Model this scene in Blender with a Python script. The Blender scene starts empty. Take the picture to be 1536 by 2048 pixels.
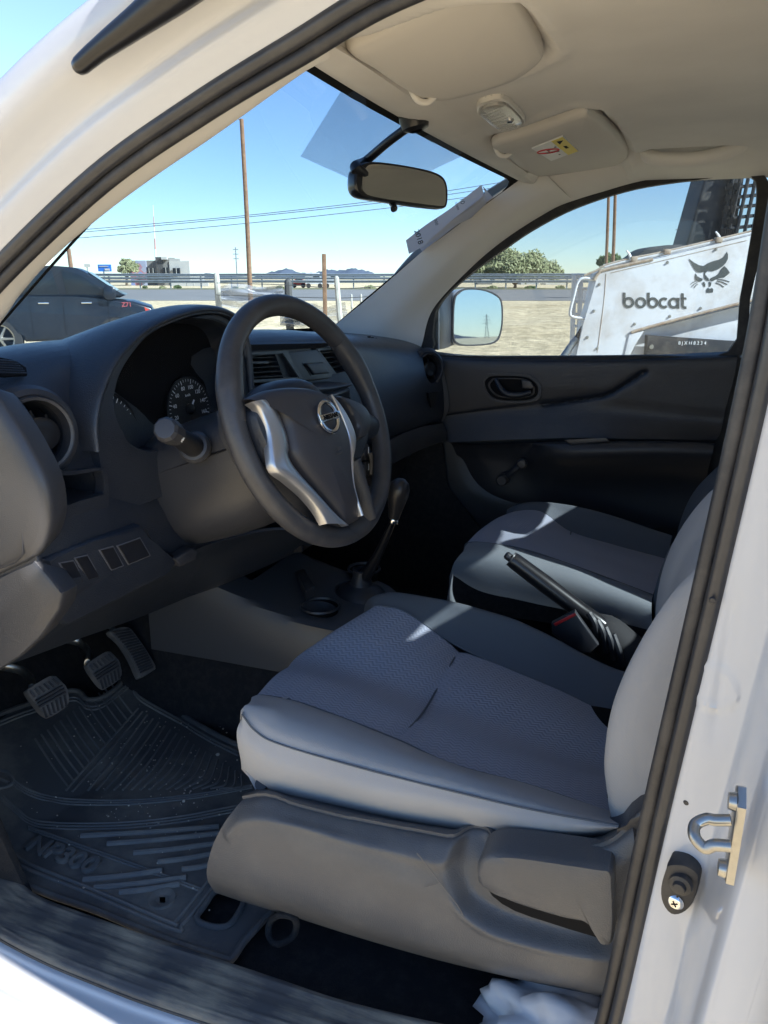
import bpy, bmesh, math, random
from mathutils import Vector, Matrix
from math import radians, sin, cos, pi, sqrt, atan2
random.seed(7)
S = bpy.context.scene
COL = S.collection

# ---------------------------------------------------------------- camera
CAM = Vector((.485, -1.33, .20)); PITCH = radians(17); YAW = radians(20.6); FPX = 1538.0
cd = bpy.data.cameras.new('camera'); cam = bpy.data.objects.new('camera', cd); COL.objects.link(cam)
cam.location = CAM; cam.rotation_euler = (radians(90) - PITCH, 0, YAW)
cd.sensor_fit = 'VERTICAL'; cd.angle = 2 * math.atan(1024 / FPX)
cd.sensor_height = 24; cd.lens = 12 / math.tan(cd.angle / 2) if False else 24 * FPX / 2048
cd.clip_start = .02; cd.clip_end = 20000
S.camera = cam
# ---------------------------------------------------------------- light
SUN_EL = radians(36); SUN_AZ = radians(-4.5)     # azimuth measured from +X (rear of the pickup) towards +Y (passenger side)
sd = Vector((cos(SUN_EL) * cos(SUN_AZ), cos(SUN_EL) * sin(SUN_AZ), sin(SUN_EL)))
sl = bpy.data.lights.new('sun', 'SUN'); sl.energy = 4.6; sl.angle = radians(.5); sl.color = (1, .965, .91)
so = bpy.data.objects.new('sun', sl); COL.objects.link(so)
so.rotation_euler = (-sd).to_track_quat('-Z', 'Y').to_euler()
w = bpy.data.worlds.new('World'); S.world = w; w.use_nodes = True
wn = w.node_tree.nodes; wl = w.node_tree.links
bg = wn['Background']; st = wn.new('ShaderNodeTexSky'); st.sky_type = 'NISHITA'; st.sun_disc = False
st.sun_elevation = SUN_EL; st.sun_rotation = radians(90) - SUN_AZ
st.air_density = 1.0; st.dust_density = .05; st.ozone_density = 3.5; st.altitude = 1500
wl.new(st.outputs[0], bg.inputs[0]); bg.inputs[1].default_value = .078
vs = S.view_settings; vs.view_transform = 'Standard'; vs.look = 'None'; vs.gamma = 1; vs.exposure = 2.08
S.cycles.max_bounces = 10; S.cycles.diffuse_bounces = 8; S.cycles.transparent_max_bounces = 16

# ---------------------------------------------------------------- pixel helpers (photo pixels -> point on a real plane)
FW = Vector((-sin(YAW) * cos(PITCH), cos(YAW) * cos(PITCH), -sin(PITCH)))
RT = Vector((cos(YAW), sin(YAW), 0)); UP = RT.cross(FW)
FH = Vector((-sin(YAW), cos(YAW), 0))
def ray(px, py): return FW + RT * ((px - 768) / FPX) + UP * ((1024 - py) / FPX)
def P(px, py, x=None, y=None, z=None):
    r = ray(px, py)
    if x is not None: t = (x - CAM.x) / r.x
    elif y is not None: t = (y - CAM.y) / r.y
    else: t = (z - CAM.z) / r.z
    return CAM + r * t
def PN(px, py, o, n):
    r = ray(px, py); return CAM + r * ((Vector(o) - CAM).dot(n) / r.dot(n))
def EP(px, py, D):
    r = ray(px, py); return CAM + r * (D / r.dot(FH))
def EG(px, D, z=-1.35):
    q = CAM + FH * D + RT * ((px - 768) / (FPX / cos(PITCH)) * D); return Vector((q.x, q.y, z))

# ---------------------------------------------------------------- object helpers
WL = {}
def link(o, parent=None):
    COL.objects.link(o)
    if parent is not None:
        o.parent = parent; o.matrix_parent_inverse = Matrix.Translation(-WL.get(parent.name, Vector()))
    return o
def thing(name, label, cat, loc=(0, 0, 0), group=None):
    o = bpy.data.objects.new(name, None); COL.objects.link(o); o.location = loc; o.empty_display_size = .1
    o['label'] = label; o['category'] = cat
    if group: o['group'] = group
    WL[o.name] = Vector(loc); return o
def tag(o, label=None, cat=None, group=None, kind=None):
    if label: o['label'] = label
    if cat: o['category'] = cat
    if group: o['group'] = group
    if kind: o['kind'] = kind
    return o
def mobj(name, bm, mat, parent=None, smooth=True, angle=40):
    me = bpy.data.meshes.new(name)
    bmesh.ops.recalc_face_normals(bm, faces=bm.faces)
    bm.to_mesh(me); bm.free()
    for m in (mat if isinstance(mat, (list, tuple)) else [mat]): me.materials.append(m)
    if smooth:
        me.shade_smooth()
        if angle: me.set_sharp_from_angle(angle=radians(angle))
    o = bpy.data.objects.new(name, me); link(o, parent); return o
def cr(p0, p1, p2, p3, t):
    return .5 * ((2 * p1) + (p2 - p0) * t + (2 * p0 - 5 * p1 + 4 * p2 - p3) * t * t + (3 * p1 - p0 - 3 * p2 + p3) * t ** 3)
def curve(pts, n, closed=False):
    """n samples per segment, Catmull-Rom"""
    pts = [Vector(p) for p in pts]; N = len(pts); out = []
    segs = N if closed else N - 1
    for i in range(segs):
        if closed: a, b, c, d = pts[i - 1], pts[i], pts[(i + 1) % N], pts[(i + 2) % N]
        else:
            b, c = pts[i], pts[i + 1]
            a = pts[i - 1] if i > 0 else b + (b - c); d = pts[i + 2] if i + 2 < N else c + (c - b)
        for k in range(n): out.append(cr(a, b, c, d, k / n))
    if not closed: out.append(pts[-1])
    return out
def resample(pts, n):
    """n points evenly spread by length along an open smooth curve"""
    c = curve(pts, 12); L = [0]
    for a, b in zip(c, c[1:]): L.append(L[-1] + (b - a).length)
    out = []; j = 0
    for i in range(n):
        t = L[-1] * i / (n - 1)
        while j < len(L) - 2 and L[j + 1] < t: j += 1
        k = (t - L[j]) / max(1e-9, L[j + 1] - L[j]); out.append(c[j].lerp(c[j + 1], min(1, max(0, k))))
    return out
def grid_bm(g, uvs=True, closed_u=False):
    bm = bmesh.new(); vv = [[bm.verts.new(p) for p in r] for r in g]
    uv = bm.loops.layers.uv.new('UVMap')
    R = len(g); K = len(g[0])
    ul = [[0] for _ in range(R)]; 
    for i in range(R):
        for j in range(1, K + (1 if closed_u else 0)): ul[i].append(ul[i][-1] + (g[i][j % K] - g[i][j - 1]).length)
    vl = [0]
    m = K // 2
    for i in range(1, R): vl.append(vl[-1] + (g[i][m] - g[i - 1][m]).length)
    for i in range(R - 1):
        for j in range(K if closed_u else K - 1):
            f = bm.faces.new((vv[i][j], vv[i][(j + 1) % K], vv[i + 1][(j + 1) % K], vv[i + 1][j]))
            for lo, (a, b) in zip(f.loops, ((i, j), (i, j + 1), (i + 1, j + 1), (i + 1, j))): lo[uv].uv = (ul[a][b], vl[a])
    return bm, vv
def patch(name, rows, mat, parent=None, nu=40, ns=6, thick=0, away=None, angle=40, fn=None, raw=False):
    """smooth sheet through rows of points; thick gives it depth on the side of 'away'"""
    g0 = [resample([Vector(p) for p in r], nu) for r in rows] if not raw else [[Vector(p) for p in r] for r in rows]
    cols = [curve([r[j] for r in g0], ns) for j in range(len(g0[0]))] if ns > 1 else [[r[j] for r in g0] for j in range(len(g0[0]))]
    g = [[c[i] for c in cols] for i in range(len(cols[0]))]
    if fn:
        R = len(g); K = len(g[0])
        g = [[fn(g[i][j], i / (R - 1) * (len(rows) - 1), j / (K - 1)) for j in range(K)] for i in range(R)]
    bm, vv = grid_bm(g)
    if thick:
        aw = Vector(away); bm.normal_update()
        top = list(bm.faces); bnd = [e for e in bm.edges if e.is_boundary]
        mp = {}
        for v in list(bm.verts):
            n = v.normal if v.normal.dot(aw) > 0 else -v.normal
            mp[v] = bm.verts.new(v.co + n * thick)
        for f in top: bm.faces.new([mp[v] for v in reversed(f.verts)])
        for e in bnd:
            a, b = e.verts
            try: bm.faces.new((a, b, mp[b], mp[a]))
            except ValueError: pass
    return mobj(name, bm, mat, parent, angle=angle)
def frame_along(path, up=None):
    """parallel transport frames"""
    T = []
    n = len(path)
    for i in range(n):
        a = path[max(0, i - 1)]; b = path[min(n - 1, i + 1)]; T.append((b - a).normalized())
    u = Vector(up) if up else (Vector((0, 0, 1)) if abs(T[0].z) < .9 else Vector((1, 0, 0)))
    fr = []
    for t in T:
        u = (u - t * u.dot(t)); u.normalize(); fr.append((t, u, t.cross(u)))
        if up: u = Vector(up)
    return fr
def tube(name, path, r, mat, parent=None, n=12, sm=6, closed=False, cap=True, r2=None, up=None, bm=None, round_end=False):
    """tube through path; r number or list per control point; r2 second half axis"""
    pts = [Vector(p) for p in path]
    rl = r if isinstance(r, (list, tuple)) else [r] * len(pts)
    if sm > 1:
        c = curve(pts, sm, closed)
        rr = []
        for i in range(len(c)):
            k = i / sm; a = int(k); b = (a + 1) % len(rl) if closed else min(a + 1, len(rl) - 1); rr.append(rl[a] * (1 - (k - a)) + rl[b] * (k - a))
    else: c, rr = pts, list(rl)
    if round_end and not closed:
        for s in (0, 1):
            q = c if s == 0 else c[::-1]
            d = (q[0] - q[1]).normalized(); e = rr[0] if s == 0 else rr[-1]
            ex = [(q[0] + d * e * sin(a), e * cos(a)) for a in (radians(80), radians(60), radians(35))]
            if s == 0: c = [x[0] for x in ex] + c; rr = [x[1] for x in ex] + rr
            else: c = c + [x[0] for x in ex[::-1]]; rr = rr + [x[1] for x in ex[::-1]]
    if closed:
        T = [(c[(i + 1) % len(c)] - c[i - 1]).normalized() for i in range(len(c))]
        u = Vector(up) if up else Vector((0, 0, 1)); fr = []
        for t in T:
            u2 = (u - t * u.dot(t)).normalized(); fr.append((t, u2, t.cross(u2)))
    else: fr = frame_along(c, up)
    own = bm is None
    if own: bm = bmesh.new()
    rings = []
    for p, q, (t, u, v) in zip(c, rr, fr):
        k2 = q if r2 is None else r2 * q / rl[0]
        rings.append([bm.verts.new(p + u * (cos(a) * q) + v * (sin(a) * k2)) for a in [2 * pi * i / n for i in range(n)]])
    m = len(rings)
    for i in range(m if closed else m - 1):
        A = rings[i]; B = rings[(i + 1) % m]
        for j in range(n): bm.faces.new((A[j], A[(j + 1) % n], B[(j + 1) % n], B[j]))
    if cap and not closed: bm.faces.new(rings[0][::-1]); bm.faces.new(rings[-1])
    if own: return mobj(name, bm, mat, parent)
def lathe(name, prof, o, axis, mat, parent=None, n=32, bm=None, sx=1, ref=None, angle=35):
    """prof: list of (radius, height along axis)"""
    ax = Vector(axis).normalized(); u = Vector(ref) if ref else (Vector((0, 0, 1)) if abs(ax.z) < .9 else Vector((1, 0, 0)))
    u = (u - ax * u.dot(ax)).normalized(); v = ax.cross(u); o = Vector(o)
    own = bm is None
    if own: bm = bmesh.new()
    rings = []
    for r, h in prof:
        if r < 1e-6: rings.append([bm.verts.new(o + ax * h)])
        else: rings.append([bm.verts.new(o + ax * h + u * (cos(2 * pi * i / n) * r) + v * (sin(2 * pi * i / n) * r * sx)) for i in range(n)])
    for A, B in zip(rings, rings[1:]):
        for j in range(n):
            k = (j + 1) % n
            if len(A) == 1 and len(B) == 1: break
            if len(A) == 1: bm.faces.new((A[0], B[k], B[j]))
            elif len(B) == 1: bm.faces.new((A[j], A[k], B[0]))
            else: bm.faces.new((A[j], A[k], B[k], B[j]))
    if own: return mobj(name, bm, mat, parent, angle=angle)
def slab(name, pts, nrm, depth, bevel, mat, parent=None, sm=0, seg=3, bm=None, angle=40, closed_sm=True, lift=0):
    """flat outline given depth behind it and a rounded front edge"""
    n = Vector(nrm).normalized(); pts = [Vector(p) + n * lift for p in pts]
    if sm: pts = curve(pts, sm, True)
    own = bm is None
    if own: bm = bmesh.new()
    top = [bm.verts.new(p) for p in pts]; bot = [bm.verts.new(p - n * depth) for p in pts]
    f = bm.faces.new(top); b = bm.faces.new(bot[::-1]); k = len(pts)
    for i in range(k): bm.faces.new((top[i], bot[i], bot[(i + 1) % k], top[(i + 1) % k]))
    if bevel:
        bmesh.ops.bevel(bm, geom=[e for e in f.edges], offset=bevel, segments=seg, affect='EDGES', profile=.5, clamp_overlap=True)
    if own: return mobj(name, bm, mat, parent, angle=angle)
def pillow(name, pts, nrm, prof, mat, parent=None, sm=4, bm=None, angle=40, center=None, mats=None):
    """outline scaled to its centre along a profile [(scale, height)...] from the rim to the middle"""
    n = Vector(nrm).normalized(); pts = [Vector(p) for p in pts]
    if sm: pts = curve(pts, sm, True)
    c = Vector(center) if center else sum(pts, Vector()) / len(pts)
    own = bm is None
    if own: bm = bmesh.new()
    rings = []
    for s, h in prof: rings.append([bm.verts.new(c + (p - c) * s + n * h) for p in pts] if s > 1e-6 else [bm.verts.new(c + n * h)])
    k = len(pts)
    for A, B in zip(rings, rings[1:]):
        for j in range(k):
            if len(B) == 1: bm.faces.new((A[j], A[(j + 1) % k], B[0]))
            else: bm.faces.new((A[j], A[(j + 1) % k], B[(j + 1) % k], B[j]))
    if len(rings[-1]) > 1: bm.faces.new(rings[-1])
    if own: return mobj(name, bm, mat, parent, angle=angle)
def box(name, c, s, mat, parent=None, bevel=0, rz=0, bm=None, M=None, seg=2):
    own = bm is None
    b2 = bmesh.new(); bmesh.ops.create_cube(b2, size=1)
    for v in b2.verts: v.co = Vector((v.co.x * s[0], v.co.y * s[1], v.co.z * s[2]))
    if bevel: bmesh.ops.bevel(b2, geom=b2.edges[:], offset=bevel, segments=seg, affect='EDGES', profile=.5)
    X = M if M is not None else Matrix.Translation(Vector(c)) @ Matrix.Rotation(rz, 4, 'Z')
    b2.transform(X)
    if own: return mobj(name, b2, mat, parent)
    tmp = bpy.data.meshes.new('tmp'); b2.to_mesh(tmp); b2.free(); bm.from_mesh(tmp); bpy.data.meshes.remove(tmp)
def text(name, s, o, right, up, size, mat, parent=None, depth=.0006, align='CENTER', spacing=1.0, bold=0, xs=1.0):
    cu = bpy.data.curves.new(name, 'FONT'); cu.body = s; cu.size = size; cu.align_x = align; cu.align_y = 'CENTER'
    cu.extrude = depth; cu.space_character = spacing; cu.offset = bold; cu.resolution_u = 4
    t = bpy.data.objects.new('tmp', cu); COL.objects.link(t)
    dg = bpy.context.evaluated_depsgraph_get(); me = bpy.data.meshes.new_from_object(t.evaluated_get(dg))
    bpy.data.objects.remove(t); bpy.data.curves.remove(cu)
    r = Vector(right).normalized(); u = Vector(up); u = (u - r * u.dot(r)).normalized(); n = r.cross(u)
    M = Matrix(((r.x, u.x, n.x, o[0]), (r.y, u.y, n.y, o[1]), (r.z, u.z, n.z, o[2]), (0, 0, 0, 1))) @ Matrix.Diagonal((xs, 1, 1, 1))
    me.transform(M); me.materials.clear(); me.materials.append(mat); me.name = name
    ob = bpy.data.objects.new(name, me); link(ob, parent); return ob
def cut(o, *cutters):
    """boolean difference, applied; cutters are objects and are removed"""
    for c in cutters:
        m = o.modifiers.new('b', 'BOOLEAN'); m.operation = 'DIFFERENCE'; m.object = c; m.solver = 'EXACT'
        bpy.context.view_layer.update()
        dg = bpy.context.evaluated_depsgraph_get(); me = bpy.data.meshes.new_from_object(o.evaluated_get(dg))
        o.modifiers.clear(); old = o.data; nm = old.name; o.data = me; bpy.data.meshes.remove(old); me.name = nm
        bpy.data.objects.remove(c)
    o.data.shade_smooth(); o.data.set_sharp_from_angle(angle=radians(35))

from mathutils import noise as _mn
def cloth(p, u=0, v=0):
    return p + Vector((0, _mn.noise(p * 9) * .0030, _mn.noise(p * 14 + Vector((3, 1, 7))) * .0022))
# ---------------------------------------------------------------- materials
def mat(name, col, rough=.5, metal=0, coat=0, bump=None, bscale=400, bstr=.1, bdist=.001, var=0, vscale=6, spec=.5, dust=None, extra=None, sheen=0):
    m = bpy.data.materials.new(name); m.use_nodes = True; nt = m.node_tree; b = nt.nodes['Principled BSDF']
    b.inputs['Base Color'].default_value = (*col, 1); b.inputs['Roughness'].default_value = rough; b.inputs['Metallic'].default_value = metal
    b.inputs['Coat Weight'].default_value = coat; b.inputs['Specular IOR Level'].default_value = spec
    if coat: b.inputs['Coat Roughness'].default_value = .04
    if sheen: b.inputs['Sheen Weight'].default_value = sheen; b.inputs['Sheen Roughness'].default_value = .4
    tc = nt.nodes.new('ShaderNodeTexCoord'); N = nt.nodes; L = nt.links
    src = None
    if var:
        nz = N.new('ShaderNodeTexNoise'); nz.inputs['Scale'].default_value = vscale; nz.inputs['Detail'].default_value = 6; L.new(tc.outputs['Object'], nz.inputs['Vector'])
        rp = N.new('ShaderNodeMapRange'); rp.inputs[1].default_value = .3; rp.inputs[2].default_value = .7
        rp.inputs[3].default_value = 1 - var; rp.inputs[4].default_value = 1 + var; L.new(nz.outputs[0], rp.inputs[0])
        mx = N.new('ShaderNodeVectorMath'); mx.operation = 'SCALE'; mx.inputs[0].default_value = col; L.new(rp.outputs[0], mx.inputs['Scale'])
        L.new(mx.outputs[0], b.inputs['Base Color']); src = mx.outputs[0]
    if dust:  # (colour, amount, scale)
        dc, da, ds = dust
        nz = N.new('ShaderNodeTexNoise'); nz.inputs['Scale'].default_value = ds; nz.inputs['Detail'].default_value = 10; nz.inputs['Roughness'].default_value = .7
        L.new(tc.outputs['Object'], nz.inputs['Vector'])
        rp = N.new('ShaderNodeMapRange'); rp.inputs[1].default_value = .45; rp.inputs[2].default_value = .75; rp.inputs[3].default_value = 0; rp.inputs[4].default_value = da
        L.new(nz.outputs[0], rp.inputs[0])
        mx = N.new('ShaderNodeMix'); mx.data_type = 'RGBA'; L.new(rp.outputs[0], mx.inputs[0])
        if src: L.new(src, mx.inputs[6])
        else: mx.inputs[6].default_value = (*col, 1)
        mx.inputs[7].default_value = (*dc, 1); L.new(mx.outputs[2], b.inputs['Base Color']); src = mx.outputs[2]
        rr = N.new('ShaderNodeMapRange'); rr.inputs[3].default_value = rough; rr.inputs[4].default_value = .9; L.new(rp.outputs[0], rr.inputs[0]); L.new(rr.outputs[0], b.inputs['Roughness'])
    if bump:
        if bump == 'noise':
            t = N.new('ShaderNodeTexNoise'); t.inputs['Scale'].default_value = bscale; t.inputs['Detail'].default_value = 3; o = t.outputs[0]; L.new(tc.outputs['Object'], t.inputs['Vector'])
        elif bump == 'grain':
            t = N.new('ShaderNodeTexVoronoi'); t.inputs['Scale'].default_value = bscale; o = t.outputs['Distance']; L.new(tc.outputs['Object'], t.inputs['Vector'])
        elif bump == 'weave':
            mp = N.new('ShaderNodeMapping'); L.new(tc.outputs['UV'], mp.inputs['Vector']); mp.inputs['Rotation'].default_value = (0, 0, .78)
            a = N.new('ShaderNodeTexWave'); a.bands_direction = 'X'; a.inputs['Scale'].default_value = bscale; L.new(mp.outputs[0], a.inputs['Vector'])
            c = N.new('ShaderNodeTexWave'); c.bands_direction = 'Y'; c.inputs['Scale'].default_value = bscale; L.new(mp.outputs[0], c.inputs['Vector'])
            t = N.new('ShaderNodeMath'); t.operation = 'MULTIPLY'; L.new(a.outputs[1], t.inputs[0]); L.new(c.outputs[1], t.inputs[1]); o = t.outputs[0]
        bp = N.new('ShaderNodeBump'); bp.inputs['Strength'].default_value = bstr; bp.inputs['Distance'].default_value = bdist
        L.new(o, bp.inputs['Height']); L.new(bp.outputs[0], b.inputs['Normal'])
    if extra: extra(nt, b, tc, src)
    return m
def glass(name, tint, refl=.5, dirt_veil=0.0):
    m = bpy.data.materials.new(name); m.use_nodes = True; nt = m.node_tree; N = nt.nodes; L = nt.links
    N.remove(N['Principled BSDF']); out = N['Material Output']
    tr = N.new('ShaderNodeBsdfTransparent'); tr.inputs[0].default_value = (*tint, 1)
    gl = N.new('ShaderNodeBsdfGlossy'); gl.inputs['Roughness'].default_value = .01
    fr = N.new('ShaderNodeFresnel'); ge_ = N.new('ShaderNodeNewGeometry'); ir = N.new('ShaderNodeMapRange')
    ir.inputs[3].default_value = 1.45; ir.inputs[4].default_value = 1 / 1.45; L.new(ge_.outputs['Backfacing'], ir.inputs[0]); L.new(ir.outputs[0], fr.inputs[0])
    mx = N.new('ShaderNodeMixShader'); hf = N.new('ShaderNodeMath'); hf.operation = 'MULTIPLY'; hf.inputs[1].default_value = refl; L.new(fr.outputs[0], hf.inputs[0]); L.new(hf.outputs[0], mx.inputs[0]); L.new(tr.outputs[0], mx.inputs[1]); L.new(gl.outputs[0], mx.inputs[2])
    last = mx.outputs[0]
    if dirt_veil:
        tc = N.new('ShaderNodeTexCoord'); nz = N.new('ShaderNodeTexNoise'); nz.inputs['Scale'].default_value = 5; nz.inputs['Detail'].default_value = 12; nz.inputs['Roughness'].default_value = .75
        L.new(tc.outputs['Object'], nz.inputs[0])
        rp = N.new('ShaderNodeMapRange'); rp.inputs[1].default_value = .35; rp.inputs[2].default_value = .8; rp.inputs[3].default_value = dirt_veil * .3; rp.inputs[4].default_value = dirt_veil * 2; L.new(nz.outputs[0], rp.inputs[0])  # dirt film that doubles as a painted haze veil over the view
        df = N.new('ShaderNodeBsdfDiffuse'); df.inputs[0].default_value = (.75, .72, .66, 1)
        tl = N.new('ShaderNodeBsdfTranslucent'); tl.inputs[0].default_value = (.75, .72, .66, 1)
        ad = N.new('ShaderNodeMixShader'); ad.inputs[0].default_value = .5; L.new(df.outputs[0], ad.inputs[1]); L.new(tl.outputs[0], ad.inputs[2])
        m2 = N.new('ShaderNodeMixShader'); L.new(rp.outputs[0], m2.inputs[0]); L.new(last, m2.inputs[1]); L.new(ad.outputs[0], m2.inputs[2]); last = m2.outputs[0]
    L.new(last, out.inputs[0]); return m

WHITE = mat('white_paint', (.50, .51, .535), .26, coat=.7, var=.02, vscale=3)
PLAST = mat('charcoal_plastic', (.0175, .021, .029), .31, bump='grain', bscale=700, bstr=.5, bdist=.0008, spec=.6, dust=((.09, .09, .09), .16, 9))
PLAST2 = mat('grey_plastic', (.040, .040, .044), .36, bump='grain', bscale=700, bstr=.3, bdist=.0006)
SKIRT = mat('seat_cover_plastic', (.072, .072, .076), .40, bump='grain', bscale=650, bstr=.4, bdist=.0006, dust=((.22, .21, .19), .22, 9))
DARKP = mat('dark_plastic', (.024, .025, .030), .45, bump='grain', bscale=900, bstr=.2, bdist=.0005)
SMOOTHB = mat('smooth_black', (.012, .012, .014), .28)
BLACK = mat('matt_black', (.004, .004, .005), .8, spec=.2)
RUBBER = mat('rubber_seal', (.022, .022, .025), .45, dust=((.25, .22, .18), .25, 14))
SEALG = mat('gloss_seal', (.03, .031, .036), .3, dust=((.2, .18, .15), .2, 9))
HEADL = mat('headliner_fabric', (.70, .675, .635), .95, bump='noise', bscale=1400, bstr=.25, bdist=.0008, var=.05, vscale=7, spec=.15)
TRIM = mat('pillar_trim', (.69, .67, .635), .6, bump='grain', bscale=1000, bstr=.15, bdist=.0004, var=.03, vscale=5, spec=.3)
SILVER = mat('satin_silver', (.50, .50, .51), .32, metal=.85)
CHROME = mat('chrome', (.75, .75, .76), .09, metal=1)
STEEL = mat('worn_steel', (.42, .41, .38), .3, metal=.9, dust=((.2, .15, .1), .5, 30))
CARPET = mat('black_carpet', (.030, .031, .035), .95, bump='noise', bscale=900, bstr=1, bdist=.004, spec=.1, dust=((.12, .11, .1), .25, 60))
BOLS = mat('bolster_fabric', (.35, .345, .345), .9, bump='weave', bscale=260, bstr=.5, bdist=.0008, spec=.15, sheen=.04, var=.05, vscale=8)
BOLSD = mat('dark_shaded_bolster_fabric', (.10, .11, .125), .9, bump='weave', bscale=260, bstr=.5, bdist=.0008, spec=.15, sheen=.02)  # darkened copy of the bolster fabric, shade put into its colour; also seams
RED = mat('red_plastic', (.5, .02, .02), .4)
WTXT = mat('white_marking', (.9, .9, .9), .6)
def chevron(nt, b, tc, src):
    N = nt.nodes; L = nt.links
    sp = N.new('ShaderNodeSeparateXYZ'); L.new(tc.outputs['UV'], sp.inputs[0])
    def M(op, a, c=None, d=None):
        n = N.new('ShaderNodeMath'); n.operation = op
        for i, x in enumerate((a, c, d)):
            if x is None: continue
            if isinstance(x, (int, float)): n.inputs[i].default_value = x
            else: L.new(x, n.inputs[i])
        return n.outputs[0]
    tri = M('PINGPONG', M('MULTIPLY', sp.outputs[0], 150), 1.0)      # zig-zag along u
    v = M('ADD', M('MULTIPLY', sp.outputs[1], 135), M('MULTIPLY', tri, .8))
    st_ = M('SINE', M('MULTIPLY', v, 6.283 / 1.0))
    h = M('MULTIPLY_ADD', st_, .5, .5)
    bp = N.new('ShaderNodeBump'); bp.inputs['Strength'].default_value = .8; bp.inputs['Distance'].default_value = .0010
    L.new(h, bp.inputs['Height']); L.new(bp.outputs[0], b.inputs['Normal'])
    mx = N.new('ShaderNodeMix'); mx.data_type = 'RGBA'; L.new(h, mx.inputs[0])
    mx.inputs[6].default_value = (.245, .26, .315, 1); mx.inputs[7].default_value = (.31, .325, .385, 1); L.new(mx.outputs[2], b.inputs['Base Color'])
CHEV = mat('chevron_fabric', (.1, .11, .16), .95, spec=.15, extra=chevron, sheen=.03)

# ================================================================ the pickup the photo looks into
T = thing('pickup_truck', 'white pickup truck seen through its open driver door, with grey cloth seats and black dashboard', 'pickup truck', (.3, 0, -1.35))
WXg = [(-.47, -.09), (-.388, .07), (-.26, .167), (-.131, .264), (-.02, .343), (.093, .416)]    # (x, z) along the windshield side edge
def wsx(y, t):
    """windshield surface; t 0 at the base .. 1 at the header"""
    k = 1 - (y / .6) ** 2
    a = Vector((-.388 - .20 * k, y, .07 + .0 * k)); b = Vector((.093 - .055 * k, y, .416 + .022 * k))
    p = a.lerp(b, t); p.z += .02 * sin(pi * t) * .5; return p
ys = [-.6 + 1.2 * i / 16 for i in range(17)]
GW = glass('windshield_glass', (.48, .58, .65), dirt_veil=.024)
GS = glass('side_window_glass', (.58, .63, .66), dirt_veil=.024)
ws = patch('windshield', [[wsx(y * .999, t) for y in ys] for t in (-.06, .25, .5, .75, 1.03)], GW, T, nu=33, ns=4)
# black band round the glass
def frit(rows, nm='windshield_border'):
    return patch(nm, rows, BLACK, ws, nu=33, ns=1, thick=.0015, away=(1, 0, -1))
def offs(p, d=.003): return p + Vector((.55, 0, -.83)) * d
frit([[offs(wsx(y, t)) for y in ys] for t in (-.06, .012)])
frit([[offs(wsx(y, t)) for y in ys] for t in (.990, 1.03)])
for s in (-1, 1):
    frit([[offs(wsx(s * yy, t)) for t in (-.06, .2, .5, .8, 1.0)] for yy in (.6, .593)])
# rounded upper passenger corner of the glass
slab('windshield_border', [offs(p, .004) for p in [wsx(.6, 1), wsx(.6, .90), wsx(.593, .93), wsx(.584, .962), wsx(.568, .982), wsx(.54, .990), wsx(.54, 1)]], (.55, 0, -.83), .0015, 0, BLACK, ws)
# dotted sun band behind the mirror: a mesh of fine dots on the glass
def dots(nt, b, tc, src):
    N = nt.nodes; L = nt.links
    v = N.new('ShaderNodeTexVoronoi'); v.inputs['Scale'].default_value = 430; v.inputs['Randomness'].default_value = 0; L.new(tc.outputs['UV'], v.inputs['Vector'])
    c = N.new('ShaderNodeMath'); c.operation = 'LESS_THAN'; c.inputs[1].default_value = .37; L.new(v.outputs['Distance'], c.inputs[0])
    L.new(c.outputs[0], b.inputs['Alpha'])
DOTS = mat('dot_screen', (.035, .06, .12), .6, extra=dots)
def wsP(px, py):
    """pixel -> windshield surface (fixed point on its slope)"""
    y = 0
    for _ in range(12):
        a, b = wsx(y, .7), wsx(y, 1.0); n = (b - a).cross(Vector((0, 1, 0))).normalized()
        q = PN(px, py, a, n); y = max(-.6, min(.6, q.y))
    return q
sb = [(700, 158), (776, 203), (850, 247), (930, 300), (900, 322), (848, 345), (790, 352), (704, 353), (650, 332), (606, 316), (600, 305), (607, 290), (650, 225), (690, 162)]
A_ = [wsP(*q) for q in [(690, 158), (776, 203), (850, 247), (937, 302)]]; B_ = [wsP(*q) for q in [(598, 308), (690, 350), (770, 385), (850, 342)]]
def sunband():
    top = resample(A_, 30); bot = resample(B_, 30)
    rows = [[offs(top[i].lerp(bot[i], k), .004) for i in range(30)] for k in (0, .33, .66, 1)]
    # bottom edge runs to the mirror then turns up to the header
    return patch('dotted_sun_band', rows, DOTS, ws, nu=30, ns=1)
sunband()

# ---- roof, outer skin and headliner
def prof_y(y):  # header roll-down towards the doors
    return .022 * (1 - abs(y / .66) ** 3.2)
def hl(x, y):
    z = .415 + prof_y(y) + .018 * min(1, max(0, (x - .1) / .2)) * (1 - abs(y / .66) ** 4)
    return z
hx = [.05, .075, .11, .17, .26, .36, .5, .7, .9, 1.08]
hy = [-.655, -.63, -.6, -.55, -.45, -.3, -.15, 0, .15, .3, .45, .55, .6, .63, .655]
def hpt(x, y):
    if x < .12:
        k = 1 - (y / .6) ** 2 if abs(y) < .6 else 0
        hd = Vector((.093 - .055 * k, y, .416 + .022 * max(0, k)))
        t = (x - .05) / .07
        q = Vector((.15 - .03 * k, y, hl(.13, y) - .008))
        p = hd.lerp(q, t); p.z -= .004 * sin(pi * min(1, t)) * 2
        return p
    sx = x
    z = hl(sx, y)
    if x > 1.0: z -= .05
    return Vector((sx, y, z))
CO = Vector((.22, -.10, .437)); CNn = Vector((.10, 0, -1)).normalized()
def rq(px, py, d=0): return PN(px, py, CO, CNn) + CNn * d
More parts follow.
